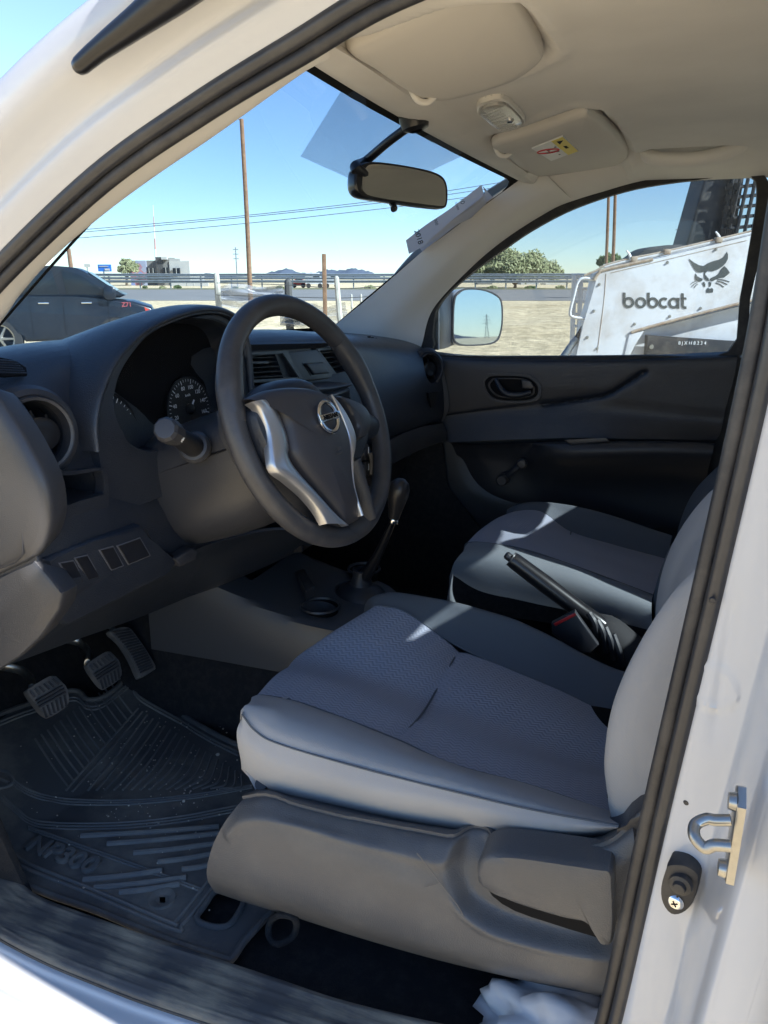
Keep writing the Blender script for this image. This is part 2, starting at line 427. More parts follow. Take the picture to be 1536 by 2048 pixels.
v1 = [(692, 97), (730, 75), (768, 55), (850, 10), (930, -40), (1010, -40), (1035, 0), (1062, 50), (1085, 98), (1086, 112), (1070, 130), (1030, 156), (960, 180), (905, 194), (870, 197), (835, 188), (790, 163), (740, 128)]
v2 = [(985, 288), (1008, 306), (1048, 340), (1088, 361), (1148, 357), (1208, 345), (1246, 327), (1257, 306), (1248, 285), (1208, 245), (1183, 228), (1158, 228), (1068, 260)]
def pdist(x, y, poly):
    """signed distance, negative inside"""
    ins = False; d = 9; n = len(poly)
    for i in range(n):
        ax, ay = poly[i]; bx, by = poly[(i + 1) % n]
        if (ay > y) != (by > y) and x < (bx - ax) * (y - ay) / (by - ay) + ax: ins = not ins
        ex, ey = bx - ax, by - ay; t = max(0, min(1, ((x - ax) * ex + (y - ay) * ey) / (ex * ex + ey * ey + 1e-12)))
        d = min(d, math.hypot(x - ax - ex * t, y - ay - ey * t))
    return -d if ins else d
PK = [([(q.x, q.y) for q in [rq(*a) for a in vv]], dep) for vv, dep in ((v1, .012), (v2, .014))]
def sstep(t): t = max(0, min(1, t)); return t * t * (3 - 2 * t)
def hfn(p, u, v):
    q = p.copy()
    if p.x > .13 or abs(p.y) > .1:
        for poly, dep in PK:
            d = pdist(p.x, p.y, poly)
            if p.x > .135: q.z += dep * sstep((.012 - d) / .016) - .006 * math.exp(-((d - .022) / .012) ** 2) * min(1, (p.x - .135) / .04)
    # hand recess above the grab handle
    k = math.exp(-((p.x - .45) / .11) ** 4 - ((p.y - .505) / .032) ** 2); q.z += .036 * k
    return q
hgx = [.05 + .0125 * i for i in range(40)] + [.56 + .04 * i for i in range(14)]
hgy = [-.685 + 1.37 * j / 130 for j in range(131)]
headl = patch('headliner', [[hpt(x, y) for y in hgy] for x in hgx], HEADL, T, nu=131, ns=1, raw=True, thick=.004, away=(0, 0, 1), fn=hfn)
roof = patch('roof', [[Vector((x, y, (.535 if .1 < x < 1.1 else .465 if x < .1 else .42) - .045 * abs(y / .72) ** 4)) for y in [-.74, -.70, -.6, -.3, 0, .3, .6, .70, .74]] for x in [.045, .12, .3, .7, 1.08, 1.16]], WHITE, T, nu=40, ns=4, thick=.004, away=(0, 0, 1))
# ---- cab rear wall with its window, floor, firewall, outer sides
def wall(nm, pts, m, par=T, d=.02, n=(1, 0, 0), bev=0): return slab(nm, pts, n, d, bev, m, par)
V = Vector
wall('cab_rear_panel', [V((1.14, -.72, -.65)), V((1.14, .72, -.65)), V((1.14, .72, .06)), V((1.14, -.72, .06))], DARKP)
for s in (-1, 1):
    wall('cab_rear_panel', [V((1.14, s * .72, .06)), V((1.14, s * .55, .06)), V((1.12, s * .5, .36)), V((1.11, s * .72, .43))], TRIM)
wall('cab_rear_panel', [V((1.12, -.72, .36)), V((1.12, .72, .36)), V((1.10, .72, .46)), V((1.10, -.72, .46))], TRIM)
wall('rear_window', [V((1.135, -.56, .05)), V((1.135, .56, .05)), V((1.12, .51, .37)), V((1.12, -.51, .37))], GS, d=.004)
fl = slab('floor_pan', [V((-.95, -.68, -.70)), V((1.14, -.68, -.70)), V((1.14, .70, -.70)), V((-.95, .70, -.70))], (0, 0, 1), .03, 0, CARPET, T)
wall('firewall', [V((-.78, -.70, -.72)), V((-.78, .70, -.72)), V((-.68, .70, .04)), V((-.68, -.70, .04))], CARPET)
# toe board and carpet with a soft slope
patch('floor_carpet', [[V((x, y, z)) for y in (-.66, -.4, -.2, -.10)] for x, z in ((.62, -.675), (.1, -.675), (-.35, -.675), (-.52, -.655), (-.66, -.53), (-.74, -.25))], CARPET, T, nu=30, ns=6)
patch('floor_carpet', [[V((x, y, z)) for y in (.10, .3, .5, .68)] for x, z in ((1.1, -.675), (.1, -.675), (-.35, -.675), (-.52, -.655), (-.66, -.53), (-.74, -.25))], CARPET, T, nu=30, ns=6)
patch('transmission_tunnel', [[V((x, y, z)) for y, z in ((-.20, -.69), (-.15, b - .04), (-.07, b), (.07, b), (.13, b - .04), (.16, -.68))] for x, b in ((1.1, -.5), (.3, -.49), (-.3, -.46), (-.75, -.40))], CARPET, T, nu=30, ns=4)
# engine bay block, bonnet and wings in white so the truck is whole from a step aside
patch('bonnet', [[V((x, y, z - .05 * abs(y / .8) ** 3)) for y in (-.80, -.6, -.3, 0, .3, .6, .80)] for x, z in ((-.66, -.02), (-.8, -.03), (-1.2, -.08), (-1.55, -.14), (-1.75, -.25))], WHITE, T, nu=24, ns=4, thick=.01, away=(0, 0, -1))
for s in (-1, 1):
    patch('front_wing', [[V((x, s * y, z)) for x in (-.40, -.8, -1.3, -1.74)] for y, z in ((.79, -.06), (.84, -.16), (.86, -.35), (.85, -.6), (.83, -.72))], WHITE, T, nu=16, ns=4, thick=.01, away=(0, -s, 0))
patch('cowl', [[wsx(y, -.07) + V((dx, 0, dz)) for y in ys] for dx, dz in ((.0, .004), (-.05, -.015), (-.12, -.03))], SMOOTHB, T, nu=33, ns=2, thick=.01, away=(0, 0, -1))
# passenger side outer door / body side
patch('passenger_door_skin', [[V((x, y, z)) for x in (-.36, .1, .63)] for y, z in ((.745, -.03), (.78, -.06), (.82, -.17), (.83, -.4), (.80, -.68))], WHITE, T, nu=16, ns=4, thick=.01, away=(0, -1, 0))
for s in (-1, 1):
    patch('cab_side_panel', [[V((x, s * y, z)) for x in (.66 if s > 0 else .60, .8, 1.14)] for y, z in ((.70, .44), (.73, .3), (.77, .05), (.82, -.15), (.83, -.4), (.80, -.68))], WHITE, T, nu=12, ns=3, thick=.01, away=(0, -s, 0))
# ---- A pillars: inner trim on both sides (glass edge -> seal edge), mirrored
ge = [(-.47, .02), (-.388, .07), (-.26, .163), (-.131, .264), (-.02, .346), (.093, .416), (.14, .440)]
se = [(-.175, -.02), (-.157, .03), (-.128, .12), (-.03, .222), (.06, .293), (.162, .353), (.215, .374)]
def pillar(s):
    r0 = [V((x, s * .592, z)) for x, z in ge]; r4 = [V((x, s * .668, z)) for x, z in se]
    r1 = [a.lerp(b, .07) + V((.012, 0, -.008)) for a, b in zip(r0, r4)]
    r2 = [a.lerp(b, .45) + V((.013, -s * .012, -.012)) for a, b in zip(r0, r4)]
    r3 = [a.lerp(b, .85) + V((.004, -s * .004, -.004)) for a, b in zip(r0, r4)]
    patch('pillar_trim', [r0, r1, r2, r3, r4], TRIM, T, nu=40, ns=6, thick=.004, away=(-1, s, 1))
pillar(1)
ie = [(-60, 720), (0, 645), (30, 597), (100, 517), (200, 430), (300, 355), (400, 287), (480, 230), (560, 170), (612, 132), (640, 118)]
oe = [(-75, 640), (0, 560), (50, 508), (100, 462), (200, 380), (300, 307), (400, 238), (460, 196), (540, 145), (600, 110), (660, 80)]
a_ = [P(x, y, y=-.60) for x, y in ie]; b_ = [P(x, y, y=-.668) for x, y in oe]
patch('pillar_trim', [[p + V((-.045, .012, .012)) for p in a_], [p + V((-.008, .003, .004)) for p in a_], a_, [p.lerp(q, .35) + V((.004, .004, -.004)) for p, q in zip(a_, b_)], [p.lerp(q, .75) for p, q in zip(a_, b_)], b_], TRIM, T, nu=50, ns=6, thick=.004, away=(-1, -1, 1))
# headliner side panels between the pillar trim and the door tops
def side_rail(s):
    r = []
    top = [(.12, .428), (.2, .445), (.35, .452), (.6, .452), (.9, .445), (1.08, .42)]
    bot = [(.19, .366), (.27, .388), (.4, .415), (.6, .415), (.9, .40), (1.08, .38)]
    a = [V((x, s * .60, z)) for x, z in top]; b = [V((x, s * .668, z)) for x, z in bot]
    m1 = [p.lerp(q, .5) + V((.0, -s * .006, -.008)) for p, q in zip(a, b)]
    patch('roof_side_trim', [a, m1, b], HEADL, T, nu=40, ns=6, thick=.004, away=(0, s, 1))
side_rail(1)
# ---- door opening seal, driver side
sealp = [(-.46, -.02), (-.30, .115), (-.192, .197), (-.05, .284), (.066, .337), (.166, .376), (.25, .407), (.36, .428), (.46, .425), (.525, .39), (.545, .33), (.541, .253), (.538, .147), (.524, -.037), (.505, -.262), (.483, -.544), (.46, -.66)]
bm = bmesh.new()
tube('', [V((x, -.675, z)) for x, z in sealp], .0068, None, bm=bm, n=12, sm=8, up=(0, 1, 0))
seal = mobj('door_seal', bm, RUBBER, T)
bm = bmesh.new()
def sofs(d, dy):
    out = []
    for i, (x, z) in enumerate(sealp):
        a = V(sealp[max(0, i - 1)]).to_3d(); b = V(sealp[min(len(sealp) - 1, i + 1)]).to_3d(); t = (b - a).normalized(); n = V((-t.y, t.x))
        out.append(V((x + n.x * d, dy, z + n.y * d)))
    return out
tube('', sofs(.0115, -.682), .0074, None, bm=bm, n=12, sm=8, up=(0, 1, 0))
mobj('seal_lip', bm, SEALG, seal)
# ---- white A pillar outside of the seal: stepped sections following the opening
def shell(ds, name='pillar_outer', i0=0, i1=11, mt=WHITE):
    rows = []
    for d, y in ds: rows.append([p for p in sofs(d, y)][i0:i1])
    return patch(name, rows, mt, T, nu=60, ns=5, thick=.003, away=(0, 1, 0))
shell([(.014, -.686), (.032, -.700), (.046, -.700), (.056, -.710), (.072, -.730), (.095, -.733), (.108, -.722), (.115, -.70), (.117, -.62)])
# passenger side the same outer pillar, simple
patch('pillar_outer', [[V((x, .68, z)) for x, z in se], [V((x - .06, .73, z + .045)) for x, z in se], [V((x - .12, .66, z + .07)) for x, z in se]], WHITE, T, nu=30, ns=4, thick=.003, away=(0, -1, 0))
# ---- B pillar jamb
def jb(d0, pts): return pts
bz = [.46, .33, .25, .147, -.037, -.262, -.40, -.544, -.66, -.80]
bx = [.56, .560, .556, .553, .539, .520, .509, .498, .484, .470]
rows = []
for dx, y in ((-.006, -.672), (-.002, -.682), (.006, -.690), (.016, -.695), (.034, -.702), (.040, -.712), (.043, -.745), (.046, -.775), (.050, -.788), (.060, -.795), (.075, -.802), (.10, -.812), (.3, -.86), (.6, -.88)):  # unseen outer rows widened so the body side shades the sill
    rows.append([V((x + dx + max(0, -.0) , y + (.05 * max(0, (z - .1)) / .36 if y < -.70 else 0), z)) for x, z in zip(bx, bz)])
_pc = P(1424, 1375, y=-.692)
def jfn(p, u, v):
    d = (p - _pc).length; k = sstep((.0225 - d) / .003) - .55 * sstep((.0185 - d) / .003)
    w_ = math.exp(-((p.x - .548) / .006) ** 2) * (sstep((-.02 - p.z) / .05) * sstep((p.z + .20) / .05) + sstep((-.36 - p.z) / .04) * sstep((p.z + .50) / .05)) if p.y > -.72 else 0
    return p + Vector((0, -.0028 * k + .0035 * w_, 0))
jamb = patch('door_jamb', rows, WHITE, T, nu=260, ns=6, fn=jfn, thick=.003, away=(1, 1, 0))

# ================================================================ the yard outside
GZ = -1.35
def E3(lat, D, z=GZ):
    q = CAM + FH * D + RT * lat; return Vector((q.x, q.y, z))
def sandx(nt, b, tc, src):
    N = nt.nodes; L = nt.links
    mp = N.new('ShaderNodeMapping'); mp.inputs['Scale'].default_value = (1, 1, 1); L.new(tc.outputs['Object'], mp.inputs[0])
    n1 = N.new('ShaderNodeTexNoise'); n1.inputs['Scale'].default_value = .35; n1.inputs['Detail'].default_value = 12; n1.inputs['Roughness'].default_value = .65; L.new(mp.outputs[0], n1.inputs[0])
    n2 = N.new('ShaderNodeTexNoise'); n2.inputs['Scale'].default_value = 3; n2.inputs['Detail'].default_value = 10; n2.inputs['Roughness'].default_value = .7; L.new(mp.outputs[0], n2.inputs[0])
    r = N.new('ShaderNodeValToRGB'); e = r.color_ramp.elements; e[0].position = .3; e[0].color = (.52, .41, .25, 1); e[1].position = .7; e[1].color = (.76, .62, .41, 1); L.new(n1.outputs[0], r.inputs[0])
    r2 = N.new('ShaderNodeMapRange'); r2.inputs[1].default_value = .35; r2.inputs[2].default_value = .65; r2.inputs[3].default_value = .60; r2.inputs[4].default_value = 1.22; L.new(n2.outputs[0], r2.inputs[0])
    m = N.new('ShaderNodeVectorMath'); m.operation = 'SCALE'; L.new(r.outputs[0], m.inputs[0]); L.new(r2.outputs[0], m.inputs['Scale']); L.new(m.outputs[0], b.inputs['Base Color'])
    bp = N.new('ShaderNodeBump'); bp.inputs['Strength'].default_value = .8; bp.inputs['Distance'].default_value = .12; L.new(n2.outputs[0], bp.inputs['Height']); L.new(bp.outputs[0], b.inputs['Normal'])
SAND = mat('dry_sand', (.4, .3, .18), .95, extra=sandx, spec=.1)
ASPH = mat('pale_asphalt', (.19, .18, .17), .85, var=.1, vscale=.4, bump='noise', bscale=30, bstr=.3, bdist=.01)
GALV = mat('galvanised_steel', (.30, .33, .35), .45, metal=.5, var=.1, vscale=2)
WOOD = mat('weathered_wood', (.20, .115, .065), .9, var=.25, vscale=9, bump='noise', bscale=40, bstr=.4, bdist=.01)
CONC = mat('white_concrete', (.42, .40, .35), .85, var=.2, vscale=8)
WALLW = mat('white_render', (.42, .41, .38), .85, var=.04, vscale=.3)
WALLG = mat('grey_render', (.20, .19, .17), .85, var=.05, vscale=.3)
DKG = mat('dark_grey_panel', (.06, .058, .055), .7)
WIN = mat('dark_window', (.008, .012, .016), .10, spec=.3)
BLUE = mat('blue_sign_face', (.02, .14, .5), .5)
LOADW = mat('loader_white_paint', (.70, .71, .73), .5, dust=((.36, .26, .16), .6, 3.5), spec=.4, bump='noise', bscale=6, bstr=.25, bdist=.01)
RUST = mat('rusty_edge', (.42, .34, .26), .7, dust=((.2, .09, .04), .9, 18))
BLKP = mat('loader_black_paint', (.025, .026, .03), .5, dust=((.3, .27, .22), .3, 12))
DECAL = mat('dark_decal', (.065, .075, .075), .6)
CARB = mat('black_car_paint', (.004, .009, .018), .30, coat=.25, spec=.3, dust=((.08, .075, .07), .12, 1.6))
TYRE = mat('tyre_rubber', (.02, .02, .02), .8)
def terrain():
    g = []
    Ds = [-8000, -600, -60, -20, -6, 0, 4, 8] + [10 + i * .9 for i in range(45)] + [52, 56, 62, 80, 110, 200, 500, 2000, 12000]
    Ls = [-9000, -1500, -300, -120, -60] + [-40 + i * 1.25 for i in range(72)] + [60, 120, 300, 1500, 9000]
    rnd = random.Random(3); ph = [(rnd.uniform(.15, 1.1), rnd.uniform(.15, .9), rnd.uniform(0, 6.28)) for _ in range(14)]
    for D in Ds:
        r = []
        for l in Ls:
            k = max(0, min(1, (D - 17) / 6)) * max(0, min(1, (47 - D) / 5)) * (1 if -45 < l < 55 else 0)
            h = sum(sin(a * l + c) * sin(b * D + c * 2) for a, b, c in ph) / 14
            r.append(E3(l, D, GZ + k * (.35 * h + .10 + .012 * max(0, l)) - .004))
        g.append(r)
    bm, _ = grid_bm(g); o = mobj('ground', bm, SAND, None, angle=None); o['kind'] = 'structure'
terrain()
o = slab('road', [E3(-900, 68), E3(900, 40), E3(900, 101), E3(-900, 101)], (0, 0, 1), .3, 0, ASPH, None, lift=.03); o['kind'] = 'structure'
DRYG = mat('dry_verge_grass', (.16, .15, .07), .95, var=.3, vscale=.5)
o = slab('verge', [E3(-900, 101.1), E3(900, 101.1), E3(900, 112), E3(-900, 112)], (0, 0, 1), .3, 0, DRYG, None, lift=.05); o['kind'] = 'structure'
# far blue hills
def hill(x0, x1, D, hs, nm='hills', seed=1):
    rnd = random.Random(seed); n = 60; rows = []
    for k, dd in enumerate((0, 200, 500, 900)):
        r = []
        for i in range(n):
            t = i / (n - 1); px = x0 + (x1 - x0) * t
            h = 0; 
            m = t * (len(hs) - 1); a = int(m); a = min(a, len(hs) - 2); f = m - a; f = f * f * (3 - 2 * f); h = hs[a] * (1 - f) + hs[a + 1] * f
            h *= 1 + .12 * rnd.uniform(-1, 1)
            kk = (0, .55, 1, .3)[k]
            r.append(E3((px - 768) / 1608 * D, D + dd, GZ + h / 1608 * D * kk))
        rows.append(r)
    bm, _ = grid_bm(rows); o = mobj(nm, bm, HILL, None, angle=None); o['kind'] = 'structure'
HILL = mat('far_hill', (.10, .12, .16), 1, spec=0)
hill(495, 760, 5000, [0, 12, 19, 10, 9, 16, 14, 19, 13, 3]); hill(330, 470, 6000, [0, 5, 8, 4, 5, 1], seed=5)
hill(860, 1500, 6500, [0, 4, 7, 5, 8, 5, 7, 4, 0], seed=9)
# ---- guardrail
gr = thing('guardrail', 'long galvanised triple-beam guardrail running along the far side of the road', 'guardrail', E3(0, 105))
def rail(z0, z1, nm='beam'):
    rows = []; zm = (z0 + z1) / 2; h = (z1 - z0) / 2
    prof = [(-1, 0), (-.75, -.08), (-.35, -.08), (0, .02), (.35, -.08), (.75, -.08), (1, 0)]
    for k, d in prof: rows.append([E3(l, 105 + d * 1.5, zm + k * h + .02 * sin(l * .3)) for l in range(-110, 131, 6)])
    patch(nm, rows, GALV, gr, nu=60, ns=2)
cz = .20
for a, b in ((.05, .42), (-.32, -.02), (-.74, -.40)): rail(cz + a, cz + b)
for i in range(-26, 31):
    box('post', E3(i * 4, 105.25, (GZ + cz + .4) / 2), (.16, .12, cz + .4 - GZ), GALV, gr, rz=YAW)
# ---- generic post
def post(name, label, cat, px, y0, y1, D, w, m, group=None, rnd=False, lean=0, y_is_ground=False):
    top = EP(px + lean, y0, D); bot = EG(px, D) if y1 is None else EP(px, y1, D)
    if y1 is None: bot = Vector((top.x, top.y, GZ)) if not lean else EG(px, D)
    t = thing(name, label, cat, (bot.x, bot.y, bot.z), group)
    wd = w / 1608 * D / 2
    if rnd: tube('shaft', [bot + V((0, 0, -.1)), bot.lerp(top, .5) + V((wd * .3, 0, 0)), top], [wd * 1.1, wd, wd * .85], m, t, n=10)
    else:
        M = Matrix.Translation((bot + top) / 2) @ Matrix.Rotation(YAW, 4, 'Z'); box('shaft', None, (wd * 2, wd * 2, (top - bot).length + .1), m, t, M=M, bevel=wd * .2)
    return t, top, bot
t, top, bot = post('street_lamp', 'tall wooden pole with a small lamp on its tip, standing behind the plastic sheet fence', 'street lamp', 483, 238, None, 28, 9, WOOD, rnd=True)
a = RT * -1
box('lamp_head', top + a * .38 + V((0, 0, .05)), (.42, .16, .07), GALV, t, bevel=.02, rz=YAW)
tube('arm', [top + V((0, 0, -.1)), top + a * .12 + V((0, 0, .02)), top + a * .32 + V((0, 0, .04))], .022, GALV, t)
post('wooden_post', 'square brown wooden post, the taller of the two seen right of the wheel top', 'post', 648, 515, None, 12, 8, WOOD)
post('wooden_post', 'round wooden pole rising behind the roof of the black pickup', 'pole', 137, 497, None, 34, 9, WOOD, rnd=True)
# two tall poles right, seen through the passenger window
t1, p1, _ = post('utility_pole', 'left pole of the tall pair beyond the passenger window', 'utility pole', 1213, 330, None, 46, 6, WOOD, 'pair of tall poles', rnd=True, lean=6)
t2, p2, _ = post('utility_pole', 'right pole of the tall pair beyond the passenger window', 'utility pole', 1227, 330, None, 44, 6.5, WOOD, 'pair of tall poles', rnd=True, lean=5)
t3, p3, _ = post('utility_pole', 'small grey pole with a crossarm behind the loader roof', 'utility pole', 1362, 458, None, 80, 3, GALV)
tube('crossarm', [p3 + RT * -.5 + V((0, 0, -.05)), p3 + RT * .8 + V((0, 0, -.1))], .05, GALV, t3, sm=1)
t4, p4, _ = post('utility_pole', 'distant grey pole with short crossarms left of the wooden lamp pole', 'utility pole', 471, 495, None, 130, 2.2, GALV)
for k in (.3, 1.0, 1.7): tube('crossarm', [p4 + RT * -.45 + V((0, 0, -k)), p4 + RT * .45 + V((0, 0, -k))], .06, GALV, t4, sm=1)
# ---- thin red and white mast
mp_, mt_ = EG(313, 260), EP(306, 410, 260)
t = thing('radio_mast', 'thin red and white radio mast rising behind the grey building', 'mast', mp_)
MR = mat('mast_red', (.45, .2, .17), .6); MW = mat('mast_white', (.6, .62, .62), .6)
for i in range(7): tube('mast_section', [mp_.lerp(mt_, i / 7), mp_.lerp(mt_, (i + 1) / 7)], [.42 - .05 * i, .42 - .05 * (i + 1)], MW if i % 2 == 0 else MR, t, sm=1, n=6)
# ---- power lines
for k, pts in enumerate([[(-200, 490), (170, 459), (480, 432), (750, 402), (893, 382), (1021, 362), (1300, 322)], [(-200, 494), (180, 463), (480, 435.5), (768, 405), (893, 389.5), (1021, 371), (1300, 334)], [(-200, 503), (170, 475), (480, 448), (768, 417), (893, 400), (1021, 382), (1300, 346)]]):
    o = tube('power_line', [EP(x, y, 62) for x, y in pts], .022, DKG, None, n=6)
    tag(o, ['uppermost of the three power lines crossing the sky', 'middle one of the three power lines crossing the sky', 'lowest of the three power lines crossing the sky'][k], 'power line', 'power lines crossing the sky')
# ---- building
def wallbox(nm, x0, x1, y0, y1, D, dep, m, par, dz=0):
    """front face spans pixel columns x0..x1 and rows y0..y1 at depth D"""
    tl, tr = EP(x0, y0, D), EP(x1, y0, D); zb = GZ if y1 is None else EP((x0 + x1) / 2, y1, D).z
    pts = [V((tl.x, tl.y, zb)), V((tr.x, tr.y, zb)), V((tr.x, tr.y, tr.z)), V((tl.x, tl.y, tr.z))]
    return slab(nm, pts, -FH, dep, 0, m, par)
b0 = EG(320, 150)
bl = thing('building', 'grey and white two-storey building with a dark stair block and a painted side', 'building', b0)
MUR1 = mat('faded_mural', (.28, .24, .32), .8, var=.2, vscale=.35)
def mural(nt, b, tc, src):
    N = nt.nodes; L = nt.links
    n = N.new('ShaderNodeTexNoise'); n.inputs['Scale'].default_value = .45; n.inputs['Detail'].default_value = 3; L.new(tc.outputs['Object'], n.inputs[0])
    r = N.new('ShaderNodeValToRGB'); r.color_ramp.interpolation = 'CONSTANT'; e = r.color_ramp.elements
    e[0].position = 0; e[0].color = (.3, .32, .4, 1); e[1].position = .45; e[1].color = (.38, .18, .2, 1)
    x = e.new(.52); x.color = (.2, .24, .42, 1); x = e.new(.6); x.color = (.5, .5, .5, 1)
    L.new(n.outputs[0], r.inputs[0]); L.new(r.outputs[0], b.inputs['Base Color'])
MURAL = mat('painted_side_wall', (.3, .3, .3), .8, extra=mural)
wallbox('wall', 291, 316, 521, None, 151, 10, WALLG, bl)
wallbox('wall', 258, 291, 521, None, 150.5, 10, MURAL, bl)
wallbox('stair_block', 311, 324, 514, None, 149.5, 9, DKG, bl)
wallbox('wall', 324, 338, 516, None, 150, 8, WALLG, bl)
wallbox('wall', 338, 378, 522, None, 149.8, 12, WALLW, bl)
wallbox('roof_tank', 322, 333, 514, 519, 149, 2, WALLW, bl)
for x0, x1, y0, y1 in ((295, 300, 536, 546), (303, 308, 536, 546), (326, 336, 535, 546), (345, 359, 536, 548)):
    f = wallbox('window', x0, x1, y0, y1, 149.2, .4, WIN, bl)
    wallbox('frame', (x0 + x1) / 2 - .4, (x0 + x1) / 2 + .4, y0, y1, 149.1, .1, WALLW, f)
wb = thing('boundary_wall', 'low white wall in front of the grey and white building', 'wall', EG(378, 140))
for x0, x1 in ((342, 372), (374, 386), (388, 416)): wallbox('panel', x0, x1, 564, None, 140, .4, WALLW, wb)
f = thing('shop_sign', 'blue and white roadside sign left of the grey building', 'sign', EG(207, 125))
wallbox('sign_face', 195, 221, 529, 543, 125, .3, BLUE, f); wallbox('sign_pole', 206, 208, 543, None, 125.1, .2, GALV, f)
wallbox('white_lettering', 198, 216, 532, 533.5, 124.9, .05, WALLW, f); wallbox('white_lettering', 209, 219, 537, 541, 124.9, .05, WALLW, f)
f = thing('shop_sign', 'small plain white sign above the black pickup roof', 'sign', EG(175, 120))
wallbox('sign_face', 168, 180, 528, 534, 120, .3, WALLW, f); wallbox('sign_pole', 173, 174, 534, None, 120.1, .2, GALV, f)
# white buildings and containers under the rail, right window
for i, (x0, x1, y0, m, lb) in enumerate(((955, 985, 566, WALLG, 'low grey shed seen under the guardrail left of the white ones'), (1042, 1078, 566, WALLW, 'small white building seen under the guardrail in the passenger window'), (1092, 1132, 567, WALLW, 'longer white building under the guardrail next to the loader frame'))):
    t = thing('roadside_building', lb, 'building', EG((x0 + x1) / 2, 170), 'white buildings beyond the guardrail'); wallbox('wall', x0, x1, y0, None, 170, 6, m, t); wallbox('door', x0 + 8, x0 + 12, y0 + 4, None, 169.9, .1, DKG, t)
# far vans and a red car
VRED = mat('red_car_paint', (.35, .03, .03), .3); VW = mat('white_van_paint', (.6, .6, .6), .35)
def farcar(px, D, wpx, h, m, lb, cat, van):
    c = EG(px, D); L_ = wpx / 1608 * D
    t = thing('far_' + ('van' if van else 'car'), lb, cat, c)
    pr = [(-.5, .25), (-.5, .8), (-.46, 1.0), (.25, 1.0), (.4, .62), (.5, .5), (.5, .25)] if van else [(-.5, .25), (-.5, .6), (-.3, .65), (-.2, 1), (.15, 1), (.3, .65), (.5, .55), (.5, .25)]
    slab('body', [c + RT * (x * L_) + V((0, 0, z * h)) for x, z in pr], -FH, 1.8, .05, m, t)
    slab('window', [c + FH * -.02 + RT * (x * L_) + V((0, 0, z * h)) for x, z in ([(-.05, .66), (-.03, .92), (.22, .92), (.34, .66)] if van else [(-.22, .68), (-.16, .94), (.12, .94), (.24, .68)])], -FH, .05, 0, WIN, t)
    for s in (-.32, .32): lathe('wheel', [(0, 0), (.33, 0), (.33, .22), (0, .22)], c + RT * (s * L_) + V((0, 0, .33)) - FH * .05, FH, TYRE, t, n=16)
farcar(597, 118, 28, 1.5, VRED, 'red car parked beyond the guardrail', 'car', False)
farcar(628, 116, 36, 2.1, VW, 'white van beyond the guardrail beside the red car', 'van', True)
farcar(663, 116, 30, 2.0, VW, 'white van beyond the guardrail, right of the other van', 'van', True)
# ---- plastic sheet fence on concrete posts
fe = thing('sheet_fence', 'makeshift fence of cloudy plastic sheeting and wire on pale concrete posts', 'fence', EG(560, 12.5))
def cpost(px, y0, D, wpx, m=CONC, lean=0, nm='post'):
    top = EP(px + lean, y0, D); b = EG(px, D); wd = wpx / 1608 * D / 2
    tube(nm, [b, b.lerp(top, .3) + V((wd * .2, 0, 0)), b.lerp(top, .7), top], [wd * 1.05, wd, wd, wd * .9], m, fe, n=8, round_end=True)
cpost(437, 551, 12.5, 13, lean=-4); cpost(687, 557, 12, 12, lean=-14); cpost(576, 565, 12.5, 17, DKG); cpost(703, 590, 12.4, 4); cpost(722, 590, 12.6, 5)
def sheet(pts_t, pts_b, seed, nm='plastic_sheet'):
    rnd = random.Random(seed)
    r = []
    for k in range(9):
        f_ = k / 8; row = []
        for i in range(len(pts_t)):
            a = V(pts_t[i]).lerp(V(pts_b[i]), f_); D = 12.4 + rnd.uniform(-.12, .12); row.append(EP(a.x, a.y, D))
        r.append(row)
    return patch(nm, r, SHEET, fe, nu=60, ns=4, angle=None)
def sheetx(nt, b, tc, src):
    N = nt.nodes; L = nt.links
    n = N.new('ShaderNodeTexNoise'); n.inputs['Scale'].default_value = 2.5; n.inputs['Detail'].default_value = 6; n.inputs['Distortion'].default_value = 1.2; L.new(tc.outputs['Object'], n.inputs[0])
    r = N.new('ShaderNodeMapRange'); r.inputs[1].default_value = .35; r.inputs[2].default_value = .65; r.inputs[3].default_value = .38; r.inputs[4].default_value = .75; L.new(n.outputs[0], r.inputs[0]); L.new(r.outputs[0], b.inputs['Alpha'])
SHEET = mat('cloudy_plastic_sheet', (.30, .30, .32), .22, extra=sheetx)
sheet([(441, 572), (475, 566), (520, 574), (566, 570)], [(443, 612), (480, 618), (520, 612), (566, 616)], 1)
sheet([(582, 612), (620, 606), (650, 614), (690, 604)], [(560, 650), (610, 656), (650, 650), (700, 652)], 2)
sheet([(560, 628), (590, 626), (600, 628)], [(560, 650), (580, 652), (600, 650)], 4)
for y0, y1 in ((566, 577), (590, 596)):
    tube('wire', [EP(433, y0, 12.3), EP(576, y0 + 4, 12.3), EP(680, y1, 12.2), EP(760, y1 - 4, 12.2)], .006, DKG, fe, n=5)
